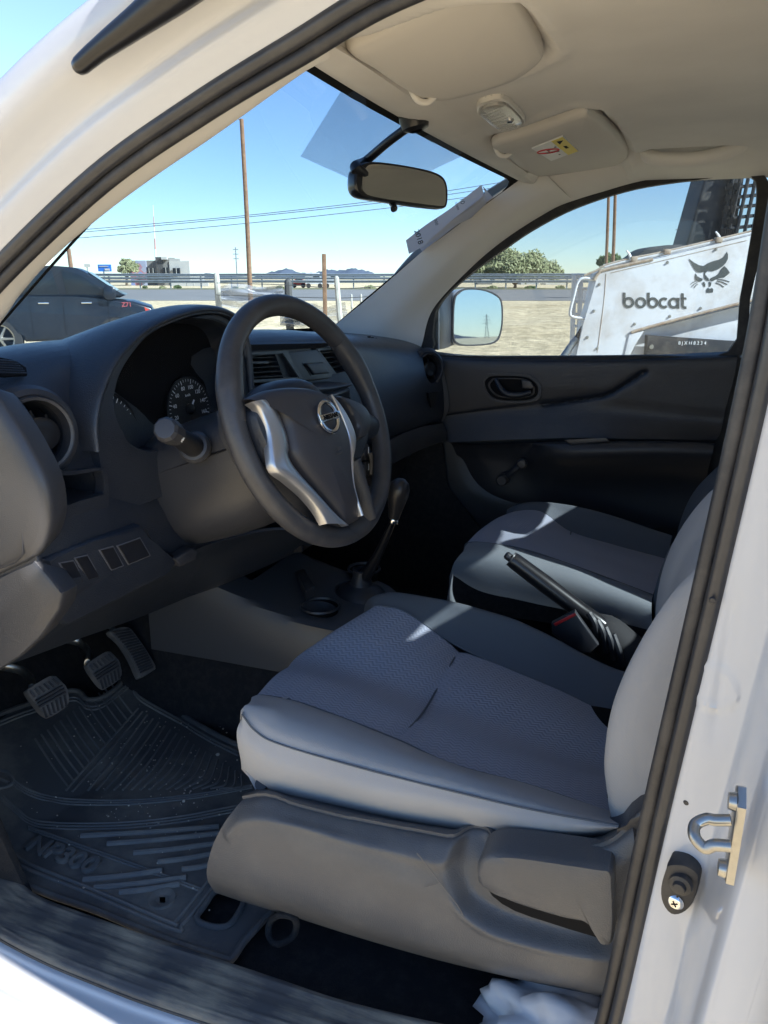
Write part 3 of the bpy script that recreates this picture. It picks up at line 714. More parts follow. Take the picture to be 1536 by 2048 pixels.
# ---- trees
LEAF = {}
def leafmat(nm, c1, c2):
    m = bpy.data.materials.new(nm); m.use_nodes = True; nt = m.node_tree; b = nt.nodes['Principled BSDF']; N = nt.nodes; L = nt.links
    g = N.new('ShaderNodeNewGeometry'); mx = N.new('ShaderNodeMix'); mx.data_type = 'RGBA'; L.new(g.outputs['Random Per Island'], mx.inputs[0])
    mx.inputs[6].default_value = (*c1, 1); mx.inputs[7].default_value = (*c2, 1); L.new(mx.outputs[2], b.inputs['Base Color']); b.inputs['Roughness'].default_value = .75; b.inputs['Specular IOR Level'].default_value = .2
    return m
OLV = leafmat('olive_leaf', (.20, .22, .10), (.36, .36, .20)); GRN = leafmat('green_leaf', (.05, .09, .03), (.12, .17, .06))
BARK = mat('bark', (.12, .09, .06), .95, var=.2, vscale=5)
def tree(name, label, px, D, x0, x1, y0, y1, m, n=9000, leaf=.16, seed=1, cat='tree', group=None):
    rnd = random.Random(seed); base = EG(px, D); t = thing(name, label, cat, base, group)
    a, b = EP(x0, y0, D), EP(x1, y1, D); wd = (b - a).dot(RT) / 2; zt, zb = a.z, b.z; cx = (a + b) / 2
    bm = bmesh.new(); cl = []
    k0 = max(1.2, (zb - GZ) * .8)
    for i in range(5): # limbs
        ang = rnd.uniform(0, 6.28); tip = V((cx.x, cx.y, 0)) + V((cos(ang), sin(ang), 0)) * wd * .6; tip.z = zb + (zt - zb) * rnd.uniform(.4, .8)
        q = V((base.x, base.y, GZ + (zb - GZ) * .5)); tube('', [q, q.lerp(tip, .5) + V((0, 0, .2)), tip], [.16, .09, .03], None, bm=bm, n=6, sm=3)
    tube('', [base + V((0, 0, -.1)), V((base.x + .1, base.y, (GZ + zb) / 2)), V((cx.x, cx.y, zb + .3 * (zt - zb)))], [.28, .2, .1], None, bm=bm, n=8, sm=3)
    mobj('trunk', bm, BARK, t)
    for i in range(46):
        th = rnd.uniform(0, 6.28); rr = sqrt(rnd.random()) * .92; u = rnd.uniform(0, 1)
        prof = sqrt(max(0, 1 - rr * rr)); z = zb + (zt - zb) * (.08 + .80 * prof * (.35 + .65 * u))
        cl.append((V((cx.x, cx.y, z)) + RT * (cos(th) * rr * wd) + FH * (sin(th) * rr * wd), rnd.uniform(.13, .28) * wd))
    bm = bmesh.new()
    for i in range(n):
        c, r = rnd.choice(cl); d = V((rnd.gauss(0, 1), rnd.gauss(0, 1), rnd.gauss(0, .75))).normalized() * r * rnd.random() ** .45
        p = c + d; s = leaf * rnd.uniform(.5, 1.3); u = V((rnd.gauss(0, 1), rnd.gauss(0, 1), rnd.gauss(0, 1))).normalized(); v = u.orthogonal().normalized()
        bm.faces.new([bm.verts.new(p + u * s), bm.verts.new(p + v * s * .5), bm.verts.new(p - u * s), bm.verts.new(p - v * s * .5)])
    me = bpy.data.meshes.new('crown'); bm.to_mesh(me); bm.free(); me.materials.append(m); o = bpy.data.objects.new('crown', me); link(o, t)
tree('olive_green_tree', 'broad olive-green tree behind the guardrail in the passenger window', 1030, 118, 935, 1116, 500, 562, OLV, n=16000, leaf=.26, seed=2)
tree('small_tree', 'small green tree at the foot of the two tall poles', 1222, 60, 1196, 1244, 505, 535, GRN, n=3000, leaf=.13, seed=3)
tree('small_tree', 'sparse green tree just left of the grey building', 252, 148, 232, 278, 516, 552, OLV, n=4000, leaf=.3, seed=4)
BL = ['leftmost low bush under the guardrail in the passenger window', 'low dark bush between the grey shed and the small white building', 'low bush beside the longer white building next to the loader', 'low bush between the lamp pole and the dark fence post', 'low bush just right of the lamp pole', 'low bush just left of the lamp pole', 'low bush right of the white vans', 'low bush in front of the white boundary wall', 'small dark bush below the white end of the grey building', 'bush below the painted side of the grey building']
for i, (px, w_, h) in enumerate(((985, 20, 6), (1060, 24, 5), (1120, 18, 6), (560, 16, 5), (500, 20, 4), (470, 12, 4), (740, 22, 6), (355, 18, 7), (325, 12, 5), (290, 10, 6))):
    D = 109; tree('roadside_bush', BL[i], px, D, px - w_ / 2, px + w_ / 2, 577 - h, 577, GRN if i % 2 else OLV, n=500, leaf=.12, seed=20 + i, cat='bush', group='low bushes along the guardrail')
# ---- things behind the pickup, seen in the door mirror
def pylon(x, y, h, lab):
    t = thing('electricity_pylon', lab, 'pylon', (x, y, GZ)); bm = bmesh.new()
    for a, b in ((-1, -1), (1, -1), (1, 1), (-1, 1)): tube('', [V((x + a * h * .09, y + b * h * .09, GZ)), V((x + a * h * .03, y + b * h * .03, GZ + h * .55)), V((x + a * h * .012, y + b * h * .012, GZ + h))], h * .008, None, bm=bm, n=5, sm=1)
    for k in range(8):
        z0 = k / 8; w0 = h * (.09 - .075 * z0); w1 = h * (.09 - .075 * (k + 1) / 8)
        tube('', [V((x, y - w0, GZ + h * z0)), V((x, y + w1, GZ + h * (k + 1) / 8))], h * .005, None, bm=bm, n=4, sm=1); tube('', [V((x, y + w0, GZ + h * z0)), V((x, y - w1, GZ + h * (k + 1) / 8))], h * .005, None, bm=bm, n=4, sm=1)
    mobj('tower', bm, GALV, t)
    for z, w_ in ((.62, .20), (.76, .17), (.9, .13)): tube('crossarm', [V((x, y - h * w_, GZ + h * z)), V((x, y, GZ + h * z + h * .02)), V((x, y + h * w_, GZ + h * z))], h * .008, GALV, t, sm=1, n=5)
pylon(900, 48.0, 26, 'nearer lattice pylon reflected in the passenger door mirror'); pylon(1150, 5, 26, 'farther lattice pylon reflected in the passenger door mirror')
t = thing('dark_post', 'dark post reflected in the passenger door mirror', 'post', (16, 0.9, GZ)); tube('shaft', [V((16, .9, GZ)), V((16, .9, 1.2))], .05, DKG, t, sm=1)
def hill2():
    rows = []; rnd = random.Random(4)
    for k in range(4):
        rows.append([V((4000 + k * 200, -1500 + i * 60, GZ + (0, 60, 110, 20)[k] * max(0, sin(i * .13) * .7 + .3 + rnd.uniform(-.1, .1)))) for i in range(50)])
    bm, _ = grid_bm(rows); o = mobj('hills', bm, HILL, None, angle=None); o['kind'] = 'structure'
hill2()
# ---- black pickup parked beyond the bonnet
def blacktruck():
    rear = E3(-8.5, 15.2); nose = E3(-4.65, 16.3); d = (nose - rear).normalized(); Lr = (nose - rear).length
    sd_ = d.cross(V((0, 0, 1))).normalized()         # towards us
    if sd_.dot(FH) > 0: sd_ = -sd_
    t = thing('black_pickup', 'dusty black crew-cab pickup parked in front of the white truck', 'pickup truck', rear + d * 2 - sd_ * 1)
    k = Lr / 4.75
    def Q(x, z, o=0): return rear + d * (x * k) + V((0, 0, z * k * 1.07)) + sd_ * o
    arch = lambda cx: [(cx + cos(a) * .5, .42 + sin(a) * .5) for a in [pi - pi * i / 10 for i in range(11)]]
    low = [(-1.2, .55), (-1.25, 1.28), (.45, 1.32), (2.9, 1.30), (3.4, 1.26), (4.2, 1.19), (4.62, 1.06), (4.75, .8), (4.72, .45), (4.4, .32)] + arch(3.8)[::-1] + [(3.2, .35)] + [(1.7, .35)] + arch(1.15)[::-1] + [(.6, .38), (-.6, .5)]
    slab('body', [Q(*p) for p in low], sd_, 1.9 * k, .07, CARB, t, seg=3)
    gh = [(.9, 1.28), (1.1, 1.72), (1.5, 1.88), (2.2, 1.95), (2.8, 1.93), (3.15, 1.84), (3.75, 1.44), (3.9, 1.27)]
    slab('cab', [Q(x, z, -.08) for x, z in gh], sd_, 1.72 * k, .09, CARB, t, seg=4, sm=2)
    for w_ in ([(1.25, 1.34), (1.3, 1.7), (1.5, 1.80), (2.45, 1.86), (2.56, 1.34)], [(2.72, 1.34), (2.66, 1.86), (2.85, 1.83), (3.1, 1.74), (3.5, 1.46), (3.58, 1.34)]):
        slab('window', [Q(x, z, -.072) for x, z in w_], sd_, .02, .005, WIN, t, sm=0)
    slab('windshield', [Q(3.2, 1.78, -.25), Q(3.8, 1.38, -.2), Q(3.8, 1.38, -1.5), Q(3.2, 1.78, -1.4)], d + V((0, 0, 1.3)), .02, 0, WIN, t, lift=.05)
    for x in (2.2, 3.15): slab('door_handle', [Q(x + a, 1.17 + b, .03) for a, b in ((-.12, -.02), (.12, -.02), (.12, .02), (-.12, .02))], sd_, .035, .01, CHROME, t)
    for x in (1.9, 2.62, 3.62): slab('door_seam', [Q(x - .006, .5, .004), Q(x + .006, .5, .004), Q(x + .006, 1.28, .004), Q(x - .006, 1.28, .004)], sd_, .01, 0, BLACK, t)
    pillow('side_mirror', [Q(3.68 + a, 1.38 + b, .12) for a, b in ((-.1, -.12), (.12, -.12), (.14, .1), (-.08, .14))], sd_, [(.9, -.16), (1, -.1), (1, 0), (.8, .02), (0, .02)], CARB, t)
    text('badge', 'Z71', Q(4.05, 1.12, .012), d, (0, 0, 1), .12, mat('badge_red', (.30, .06, .07), .5), t, depth=.003, bold=.003)
    slab('headlight', [Q(4.45, 1.07, .006), Q(4.62, .98, .006), Q(4.70, .8, .006), Q(4.5, .86, .006)], sd_, .03, 0, mat('amber_red_lamp', (.5, .05, .03), .3), t)
    for x in (1.15, 3.8):
        wh = lathe('wheel', [(.28, .0), (.40, 0), (.42, -.03), (.42, -.24), (.38, -.27), (.28, -.27)], Q(x, .42, .0), sd_, TYRE, t, n=32)
        rim = lathe('rim', [(.28, -.0), (.28, -.02), (.25, -.03), (.25, -.12)], Q(x, .42, .0), sd_, STEEL, wh, n=32)
        bm = bmesh.new(); c0 = Q(x, .42, -.04)
        for i in range(6):
            a = i * pi / 3; e = d * cos(a) + V((0, 0, 1)) * sin(a); tube('', [c0, c0 + e * .26], [.035, .022], None, bm=bm, n=6, sm=1)
        mobj('spokes', bm, STEEL, rim)
        lathe('brake_disc', [(0, -.13), (.26, -.13)], Q(x, .42, .0), sd_, BLACK, wh, n=24)
blacktruck()
# ---- skid steer loader in the passenger window
lo = thing('skid_steer_loader', 'white skid steer loader with a wildcat emblem, black cab guard and dusty arms', 'loader', EG(1340, 6.3))
DL = 6.0
def Bq(cx, cy, D=DL):          # crop coordinates (2.272x, origin 860,340)
    return EP(860 + cx / 2.2722, 340 + cy / 2.2722, D)
arm = slab('lift_arm', [Bq(*p) for p in [(748, 500), (762, 470), (800, 452), (1010, 408), (1450, 300), (1800, 215), (1800, 520), (1385, 612), (1150, 672), (965, 722), (930, 760), (885, 850), (850, 960), (640, 960), (668, 830), (700, 690), (728, 600)]], -FH, .16, .012, LOADW, lo)
slab('lower_arm', [Bq(*p, D=DL + .09) for p in [(930, 740), (1385, 625), (1800, 530), (1800, 900), (880, 960)]], -FH, .14, .01, LOADW, lo)
slab('gusset', [Bq(*p, D=DL - .01) for p in [(905, 745), (975, 730), (935, 790), (905, 850), (880, 850)]], -FH, .05, .006, LOADW, arm)
tube('edge_bead', [Bq(*p, D=DL - .01) for p in [(915, 738), (965, 722), (1150, 672), (1385, 612), (1800, 512)]], .011, RUST, arm, n=8)
tube('edge_bead', [Bq(*p, D=DL + .0) for p in [(745, 500), (765, 470), (800, 452), (1012, 406)]], .012, RUST, arm, n=8)
slab('black_panel', [Bq(*p, D=DL - .0) for p in [(985, 750), (1345, 775), (1800, 800), (1800, 920), (975, 900), (980, 830)]], -FH, .06, .004, BLKP, lo, lift=.02)
lathe('bolt', [(0, .014), (.016, .014), (.02, 0)], Bq(1005, 803, DL - .02), -FH, STEEL, arm, n=12)
for bx, by in ((770, 520), (745, 640), (715, 760), (930, 700), (1090, 665), (1230, 628), (760, 810), (1300, 360), (1080, 420)): lathe('bolt', [(0, .010), (.007, .010), (.010, .003), (.012, 0)], Bq(bx, by, DL - .001), -FH, STEEL, arm, n=8)
for pp_ in ([(800, 470), (790, 600), (760, 830)], [(820, 468), (1440, 320)]): tube('weld_seam', [Bq(*p, D=DL - .001) for p in pp_], .0022, RUST, arm, n=6)
text('panel_lettering', '8JXH8234', Bq(1192, 787, DL - .025), RT, (0, 0, 1), .036, WTXT, arm, spacing=1.5)
tube('hydraulic_pipe', [Bq(*p, D=DL + .03) for p in [(790, 440), (860, 420), (925, 408), (1085, 372), (1100, 368), (1450, 288), (1800, 205)]], .017, LOADW, lo, n=10)
tube('hydraulic_pipe', [Bq(*p, D=DL + .02) for p in [(700, 480), (760, 455), (800, 432), (920, 400), (1060, 372), (1450, 280), (1800, 195)]], .008, RUST, lo, n=8)
for x, y in ((905, 400), (1310, 315)): tube('pipe_bracket', [Bq(x + 8, y + 10, DL + .02), Bq(x + 2, y - 15, DL + .02), Bq(x - 12, y - 35, DL + .02)], [.012, .010, .006], LOADW, lo, r2=.02, n=8)
for x, y in ((1075, 372), (925, 405), (1310, 318)): box('pipe_clamp', Bq(x, y, DL + .02), (.05, .05, .04), RUST, lo, bevel=.006, rz=YAW)
tube('grab_loop', [Bq(*p, D=DL + .02) for p in [(745, 500), (700, 492), (672, 510), (652, 580), (636, 650), (650, 668), (690, 674), (712, 672), (716, 660)]], .011, LOADW, lo, n=10)
tube('hydraulic_hose', [Bq(*p, D=DL + .05) for p in [(712, 690), (690, 725), (655, 780), (620, 830), (590, 900)]], .020, BLKP, lo, n=10)
tube('hose_sleeve', [Bq(*p, D=DL + .045) for p in [(668, 765), (640, 800), (605, 850)]], .027, GALV, lo, n=10)
# far ladder like frame behind the arm
bm = bmesh.new()
for x in (650, 680, 735): tube('', [Bq(x + 6, 475, 7.2), Bq(x - 8, 900, 7.2)], .022, None, bm=bm, n=6, sm=1)
for y in (478, 540, 600, 655, 710, 765, 820): tube('', [Bq(645, y, 7.2), Bq(738, y, 7.2)], .012, None, bm=bm, n=6, sm=1)
mobj('side_ladder', bm, LOADW, lo)
# black cab guard
slab('cab_post', [Bq(*p, D=DL + .5) for p in [(1272, -40), (1400, -40), (1368, 260), (1345, 420), (1140, 420)]], -FH, .3, .02, BLKP, lo)
def guard():
    bm = bmesh.new(); D = DL + .45
    for i in range(9):
        x = 1365 + i * 34; tube('', [Bq(x + 30, -40, D), Bq(x - 75 + i * 3, 420, D)], .014, None, bm=bm, n=6, sm=1)
    for y in range(-20, 420, 46): tube('', [Bq(1340, y + 12, D + .01), Bq(1720, y - 30, D + .01)], .013, None, bm=bm, n=6, sm=1)
    return mobj('cab_guard_mesh', bm, BLKP, lo)
guard()
slab('guard_plate', [Bq(*p, D=DL + .55) for p in [(1340, -40), (1440, -40), (1400, 200), (1380, 420), (1300, 420)]], -FH, .05, .006, BLKP, lo)
for k in range(5):
    for j in range(2):
        x = 1352 - k * 8 + j * 30; y = 60 + k * 52; slab('guard_slot', [Bq(x + a, y + b, DL + .42) for a, b in ((0, 0), (24, -3), (19, 28), (-5, 31))], -FH, .01, 0, BLACK, lo)
pillow('engine_cover', [Bq(*p, D=DL + .4) for p in [(925, 420), (945, 385), (985, 358), (1040, 346), (1100, 340), (1165, 345), (1165, 430)]], -FH, [(1, -.3), (1, -.03), (.93, 0), (0, .02)], BLKP, lo)
# lettering "bobcat" built from strokes
def stroke(bm, pts, wd, D=DL - .0035, n=8, closed=False):
    c = [V((p[0], p[1], 0)) for p in pts]; L = []; R_ = []
    N_ = len(c)
    for i in range(N_):
        a = c[i - 1] if (i > 0 or closed) else c[i]; b = c[(i + 1) % N_] if (i < N_ - 1 or closed) else c[i]; t_ = (b - a).normalized(); nn = V((-t_.y, t_.x, 0)) * wd / 2
        L.append(Bq((c[i] + nn).x, (c[i] + nn).y, D)); R_.append(Bq((c[i] - nn).x, (c[i] - nn).y, D))
    lv = [bm.verts.new(p) for p in L]; rv = [bm.verts.new(p) for p in R_]
    for i in range(N_ if closed else N_ - 1): bm.faces.new((lv[i], lv[(i + 1) % N_], rv[(i + 1) % N_], rv[i]))
def extr(bm, d=.003):
    r = bmesh.ops.extrude_face_region(bm, geom=bm.faces[:]); 
    for v in [g for g in r['geom'] if isinstance(g, bmesh.types.BMVert)]: v.co += FH * d
def arc(cx, cy, r, a0, a1, n=22): return [(cx + r * cos(radians(a0 + (a1 - a0) * i / n)), cy - r * sin(radians(a0 + (a1 - a0) * i / n))) for i in range(n + 1)]
bm = bmesh.new(); W_ = 12; R0 = 19.5
def ly(x): return 602 + (x - 880) * .012
x = 903; stroke(bm, arc(x, ly(x), R0, 0, 360, 28)[:-1], W_, closed=True); stroke(bm, [(x - 20, 557), (x - 20, ly(x) + 2)], W_)
x = 958; stroke(bm, arc(x, ly(x), R0, 0, 360, 28)[:-1], W_, closed=True)
x = 1013; stroke(bm, arc(x, ly(x), R0, 0, 360, 28)[:-1], W_, closed=True); stroke(bm, [(x - 20, 557), (x - 20, ly(x) + 2)], W_)
x = 1064; stroke(bm, arc(x, ly(x), R0, 50, 310), W_)
x = 1108; stroke(bm, arc(x, ly(x), R0, 20, 340), W_); stroke(bm, [(x + 20, ly(x) - 24), (x + 20, ly(x) + 25)], W_)
x = 1148; stroke(bm, [(x, 560), (x, ly(x) + 10), (x + 3, ly(x) + 17), (x + 9, ly(x) + 20), (x + 18, ly(x) + 20)], W_); stroke(bm, [(x - 8, 584), (x + 18, 584)], 10)
extr(bm); mobj('lettering', bm, DECAL, arm, smooth=False)
# wildcat emblem, crop coordinates from the 2.272x view
def poly(bm, pts, D=DL - .0035): bm.faces.new([bm.verts.new(Bq(p[0], p[1], D)) for p in pts])
bm = bmesh.new()
poly(bm, [(1178, 404), (1200, 420), (1222, 432), (1242, 436), (1262, 424), (1290, 413), (1315, 407), (1335, 395), (1350, 372), (1355, 385), (1353, 405), (1345, 422), (1330, 438), (1308, 452), (1285, 460), (1262, 458), (1252, 470), (1246, 462), (1228, 466), (1212, 462), (1200, 448), (1190, 430)])
poly(bm, [(1338, 436), (1352, 450), (1363, 467), (1350, 478), (1338, 488), (1318, 490), (1300, 497), (1283, 506), (1270, 500), (1278, 490), (1300, 480), (1315, 468), (1322, 452)])
poly(bm, [(1208, 470), (1214, 482), (1228, 490), (1240, 494), (1236, 504), (1222, 508), (1208, 500), (1204, 490)])
poly(bm, [(1247, 462), (1253, 478), (1266, 492), (1268, 504), (1258, 502), (1248, 494), (1246, 480)])
poly(bm, [(1238, 512), (1246, 508), (1252, 520), (1250, 532), (1244, 526)])
poly(bm, [(1268, 508), (1280, 512), (1276, 528), (1270, 532)])
poly(bm, [(1256, 546), (1262, 536), (1272, 540), (1282, 536), (1288, 544), (1286, 556), (1258, 558)])
for a, b in (((1184, 520), (1208, 506)), ((1188, 532), (1214, 512)), ((1200, 536), (1218, 518)), ((1308, 496), (1362, 508)), ((1306, 504), (1352, 520)), ((1300, 512), (1336, 532))):
    stroke(bm, [a, ((a[0] + b[0]) / 2, (a[1] + b[1]) / 2 - 3), b], 3)
extr(bm); mobj('wildcat_emblem', bm, DECAL, arm, smooth=False)

# ================================================================ dashboard
YS = [-.675, -.62, -.5, -.36, -.2, -.05, .1, .2, .4, .55, .665]
SEC = [
 [(-.45, .055), (-.37, .085), (-.29, .072), (-.250, .03), (-.222, -.04), (-.200, -.12), (-.215, -.20), (-.31, -.290)],
 [(-.47, .065), (-.38, .098), (-.30, .086), (-.252, .045), (-.222, -.03), (-.195, -.125), (-.205, -.20), (-.32, -.305)],
 [(-.50, .070), (-.39, .108), (-.29, .098), (-.250, .03), (-.222, -.06), (-.190, -.135), (-.200, -.21), (-.32, -.325)],
 [(-.56, .075), (-.40, .108), (-.28, .100), (-.255, .03), (-.235, -.06), (-.200, -.15), (-.200, -.22), (-.31, -.345)],
 [(-.59, .075), (-.40, .104), (-.245, .095), (-.228, .02), (-.220, -.06), (-.190, -.15), (-.190, -.22), (-.28, -.350)],
 [(-.60, .075), (-.36, .100), (-.225, .094), (-.203, .01), (-.175, -.05), (-.150, -.15), (-.165, -.25), (-.24, -.340)],
 [(-.60, .075), (-.35, .096), (-.212, .086), (-.190, .01), (-.160, -.06), (-.145, -.15), (-.170, -.25), (-.26, -.310)],
 [(-.57, .072), (-.33, .088), (-.190, .074), (-.165, .012), (-.145, -.07), (-.135, -.145), (-.200, -.22), (-.30, -.270)],
 [(-.50, .070), (-.30, .070), (-.180, .052), (-.140, -.005), (-.120, -.08), (-.120, -.155), (-.180, -.20), (-.30, -.240)],
 [(-.43, .064), (-.27, .056), (-.172, .036), (-.118, -.010), (-.100, -.08), (-.100, -.160), (-.160, -.20), (-.28, -.230)],
 [(-.40, .055), (-.25, .045), (-.165, .024), (-.112, -.020), (-.090, -.08), (-.092, -.165), (-.150, -.20), (-.26, -.225)],
]
def dashsolid():
    g = []
    for y, s in zip(YS, SEC): g.append(curve([V((x, y, z)) for x, z in s], 6) + [V((-.60, y, s[-1][1])), V((-.64, y, -.05)), V((-.62, y, .03))])
    K = len(g[0]); cols = [curve([r[j] for r in g], 6) for j in range(K)]; rows = [[c[i] for c in cols] for i in range(len(cols[0]))]
    bm = bmesh.new(); vv = [[bm.verts.new(p) for p in r] for r in rows]
    for a, b in zip(vv, vv[1:]):
        for j in range(K): bm.faces.new((a[j], a[(j + 1) % K], b[(j + 1) % K], b[j]))
    bm.faces.new(vv[0][::-1]); bm.faces.new(vv[-1])
    return mobj('dashboard', bm, PLAST, T)
dash = dashsolid()
def cutter_slab(pts, n, d): return slab('cut', pts, n, d, 0, BLACK, None, lift=.05)
# pockets
vL = V((-.232, -.622, .018)); nL = V((.93, -.30, .10)).normalized()
vR = V((-.118, .598, -.028)); nR = V((.80, -.58, .05)).normalized()
c1 = lathe('cut', [(0, -.08), (.040, -.08), (.040, .06), (0, .06)], vL, nL, BLACK, None, n=48)
c2 = lathe('cut', [(0, -.08), (.036, -.08), (.036, .08), (0, .08)], vR, nR, BLACK, None, n=48)
def dpts(l, x): return [P(a, b, x=x) for a, b in l]
c3 = cutter_slab([P(a, b, x=-.21) for a, b in [(108, 955), (198, 940), (206, 985), (122, 1010)]], (1, 0, 0), .13)
c4 = cutter_slab([V((-.2, -.205, .068)), V((-.2, -.055, .068)), V((-.2, -.03, .008)), V((-.2, -.22, .008))][::1], (1, 0, .2), .12)
c5 = cutter_slab([V((-.19, .075, .066)), V((-.19, .20, .056)), V((-.19, .21, .004)), V((-.19, .105, .006))], (1, 0, .2), .12)
cut(dash, c1, c2, c3, c4, c5)
def pocketback(pts, n, depth, nm='pocket'):
    return slab(nm, pts, n, .004, 0, BLACK, dash, lift=-depth)
# ---- round outer vents
def rvent(o, n, R, rot=0):
    v = lathe('round_vent', [(R * 1.42, -.006), (R * 1.30, .004), (R * 1.15, .007), (R * 1.02, .003), (R * .97, -.004), (R * .95, -.02), (R * .93, -.06), (0, -.062)], o, n, DARKP, dash, n=56)
    lathe('vent_ring', [(R * 1.10, .006), (R * 1.06, .011), (R * .98, .010), (R * .955, .002), (R * .95, -.006)], o, n, PLAST2, v, n=56)
    u = n.cross(V((0, 0, 1))).normalized(); w_ = u.cross(n).normalized(); th = rot
    a1 = u * cos(th) + w_ * sin(th); b1 = n.cross(a1)
    c0 = o - n * .010
    # swivel barrel with a finger disc and two vanes
    bm = bmesh.new()
    for k, s in ((-.45, .86), (.0, 1), (.45, .86)):
        q = c0 + a1 * (k * R)
        slab('', [q + b1 * (R * .86 * s * t1) + n * t2 for t1, t2 in ((-1, -.018), (-.8, .000), (-.4, .004), (.4, .004), (.8, .0), (1, -.018))], a1, .003, 0, None, bm=bm)
    mobj('vane', bm, SMOOTHB, v)
    lathe('finger_disc', [(R * .50, -.004), (R * .50, .001), (R * .40, .003), (R * .15, .0015), (0, .0015)], c0 + n * .006 - a1 * (R * .25), n, SMOOTHB, v, n=32, sx=1.15)
    return v
rv1 = rvent(vL, nL, .042, .15); rv2 = rvent(vR, nR, .038, .2)
# bright sculpted surround of the passenger vent with its lower blank
sur = [(838, 700), (868, 712), (885, 745), (895, 790), (894, 822), (880, 840), (862, 838)]
patch('vent_surround', [[P(a, b, y=.655) for a, b in [(845, 697), (872, 715), (888, 748), (897, 792), (896, 822), (884, 846)]],
   [P(a, b, y=.645) for a, b in [(842, 698), (862, 716), (876, 750), (884, 792), (880, 822), (868, 838)]],
   [P(a, b, y=.62) for a, b in [(838, 701), (852, 715), (866, 750), (872, 785), (866, 820), (858, 835)]]], PLAST2, dash, nu=30, ns=5, thick=.003, away=(-1, 1, 0))
slab('blank_plate', [P(a, b, x=-.098) + V((.006, 0, 0)) for a, b in [(852, 785), (884, 780), (888, 806), (858, 815)]], (1, -.3, 0), .006, .0015, SMOOTHB, dash)
# ---- left storage slot
bx_ = [P(a, b, x=-.21) for a, b in [(104, 952), (202, 936), (210, 1002), (206, 1022), (118, 1050), (112, 1046)]]
ring_o = [P(a, b, x=-.212) for a, b in [(103, 948), (202, 934), (212, 950), (215, 1015), (206, 1028), (116, 1058)]]
ring_i = [P(a, b, x=-.212) for a, b in [(108, 956), (197, 942), (204, 952), (206, 985), (198, 994), (122, 1012)]]
def ring(nm, o, i, n, m, par, h=.003, sm=3, d=.006):
    n = V(n).normalized(); o = curve(o, sm, True); i = curve(i, sm, True); bm = bmesh.new()
    L_ = [[bm.verts.new(p - n * d) for p in o], [bm.verts.new(p + n * h) for p in o], [bm.verts.new(p + n * h) for p in i], [bm.verts.new(p - n * d * 2) for p in i]]
    k = len(o)
    for a, b in zip(L_, L_[1:]):
        for j in range(k): bm.faces.new((a[j], a[(j + 1) % k], b[(j + 1) % k], b[j]))
    bmesh.ops.bevel(bm, geom=[e for e in bm.edges if all(v in L_[1] for v in e.verts) or all(v in L_[2] for v in e.verts)], offset=.0012, segments=2, affect='EDGES')
    return mobj(nm, bm, m, par)
ring('slot_frame', [P(a, b, x=-.206) for a, b in [(103, 950), (150, 941), (200, 935), (212, 950), (215, 1010), (205, 1030), (160, 1042), (116, 1052)]],
     [P(a, b, x=-.206) for a, b in [(109, 957), (150, 949), (196, 942), (203, 952), (205, 980), (198, 990), (160, 1000), (122, 1008)]], (1, 0, 0), PLAST, dash)
pocketback([P(a, b, x=-.21) for a, b in [(95, 940), (215, 925), (225, 1020), (110, 1040)]], (1, 0, 0), .075)
# ---- centre vents, hazard switch
CP = V((-.205, 0, .04)); CN = V((1, -.05, .22)).normalized()
def cq(px, py, d=0): return PN(px, py, CP, CN) + CN * d
cp = slab('centre_panel', [cq(*q, .010) for q in [(566, 706), (625, 700), (668, 756), (594, 764)]], CN, .012, .002, PLAST2, dash)
ring('vent_frame', [cq(*q) for q in [(478, 708), (566, 702), (600, 762), (480, 768)]], [cq(*q) for q in [(484, 713), (556, 709), (588, 756), (486, 762)]], CN, PLAST2, dash, h=.010, sm=1)
ring('vent_frame', [cq(*q) for q in [(624, 699), (672, 694), (705, 748), (664, 758)]], [cq(*q) for q in [(631, 703), (668, 699), (696, 745), (668, 752)]], CN, PLAST2, dash, h=.010, sm=1)
bm = bmesh.new()
for k in range(5):
    f = (k + .5) / 5
    a, b = cq(484, 713 + 49 * f), cq(556 + 32 * f, 709 + 47 * f)
    slab('', [a + V((0, 0, .0015)), b + V((0, 0, .0015)), b - V((.02, 0, -.006)), a - V((.02, 0, -.006))], (0, 0, 1), .0018, 0, None, bm=bm)
mobj('vent_slats', bm, DARKP, dash)
bm = bmesh.new()
for k in range(5):
    f = (k + .5) / 5
    a, b = cq(631 + 37 * f, 703 + 49 * f), cq(668 + 28 * f, 699 + 46 * f)
    slab('', [a + V((0, 0, .0015)), b + V((0, 0, .0015)), b - V((.02, 0, -.006)), a - V((.02, 0, -.006))], (0, 0, 1), .0018, 0, None, bm=bm)
mobj('vent_slats', bm, PLAST2, dash)
slab('vent_tab', [cq(*q, .004) for q in [(500, 723), (532, 722), (536, 728), (498, 729)]], CN, .012, .0015, PLAST2, dash)
pocketback([cq(*q) for q in [(470, 700), (700, 690), (720, 770), (470, 775)]], CN, .045)
hz = slab('hazard_switch', [cq(*q, .016) for q in [(598, 729), (634, 727), (646, 748), (616, 752)]], CN, .01, .003, PLAST, dash)
ring('switch_frame', [cq(*q, .009) for q in [(594, 726), (637, 724), (651, 750), (613, 755)]], [cq(*q, .009) for q in [(599, 729), (634, 727), (646, 748), (616, 751)]], CN, SMOOTHB, hz, h=.002, sm=1, d=.004)
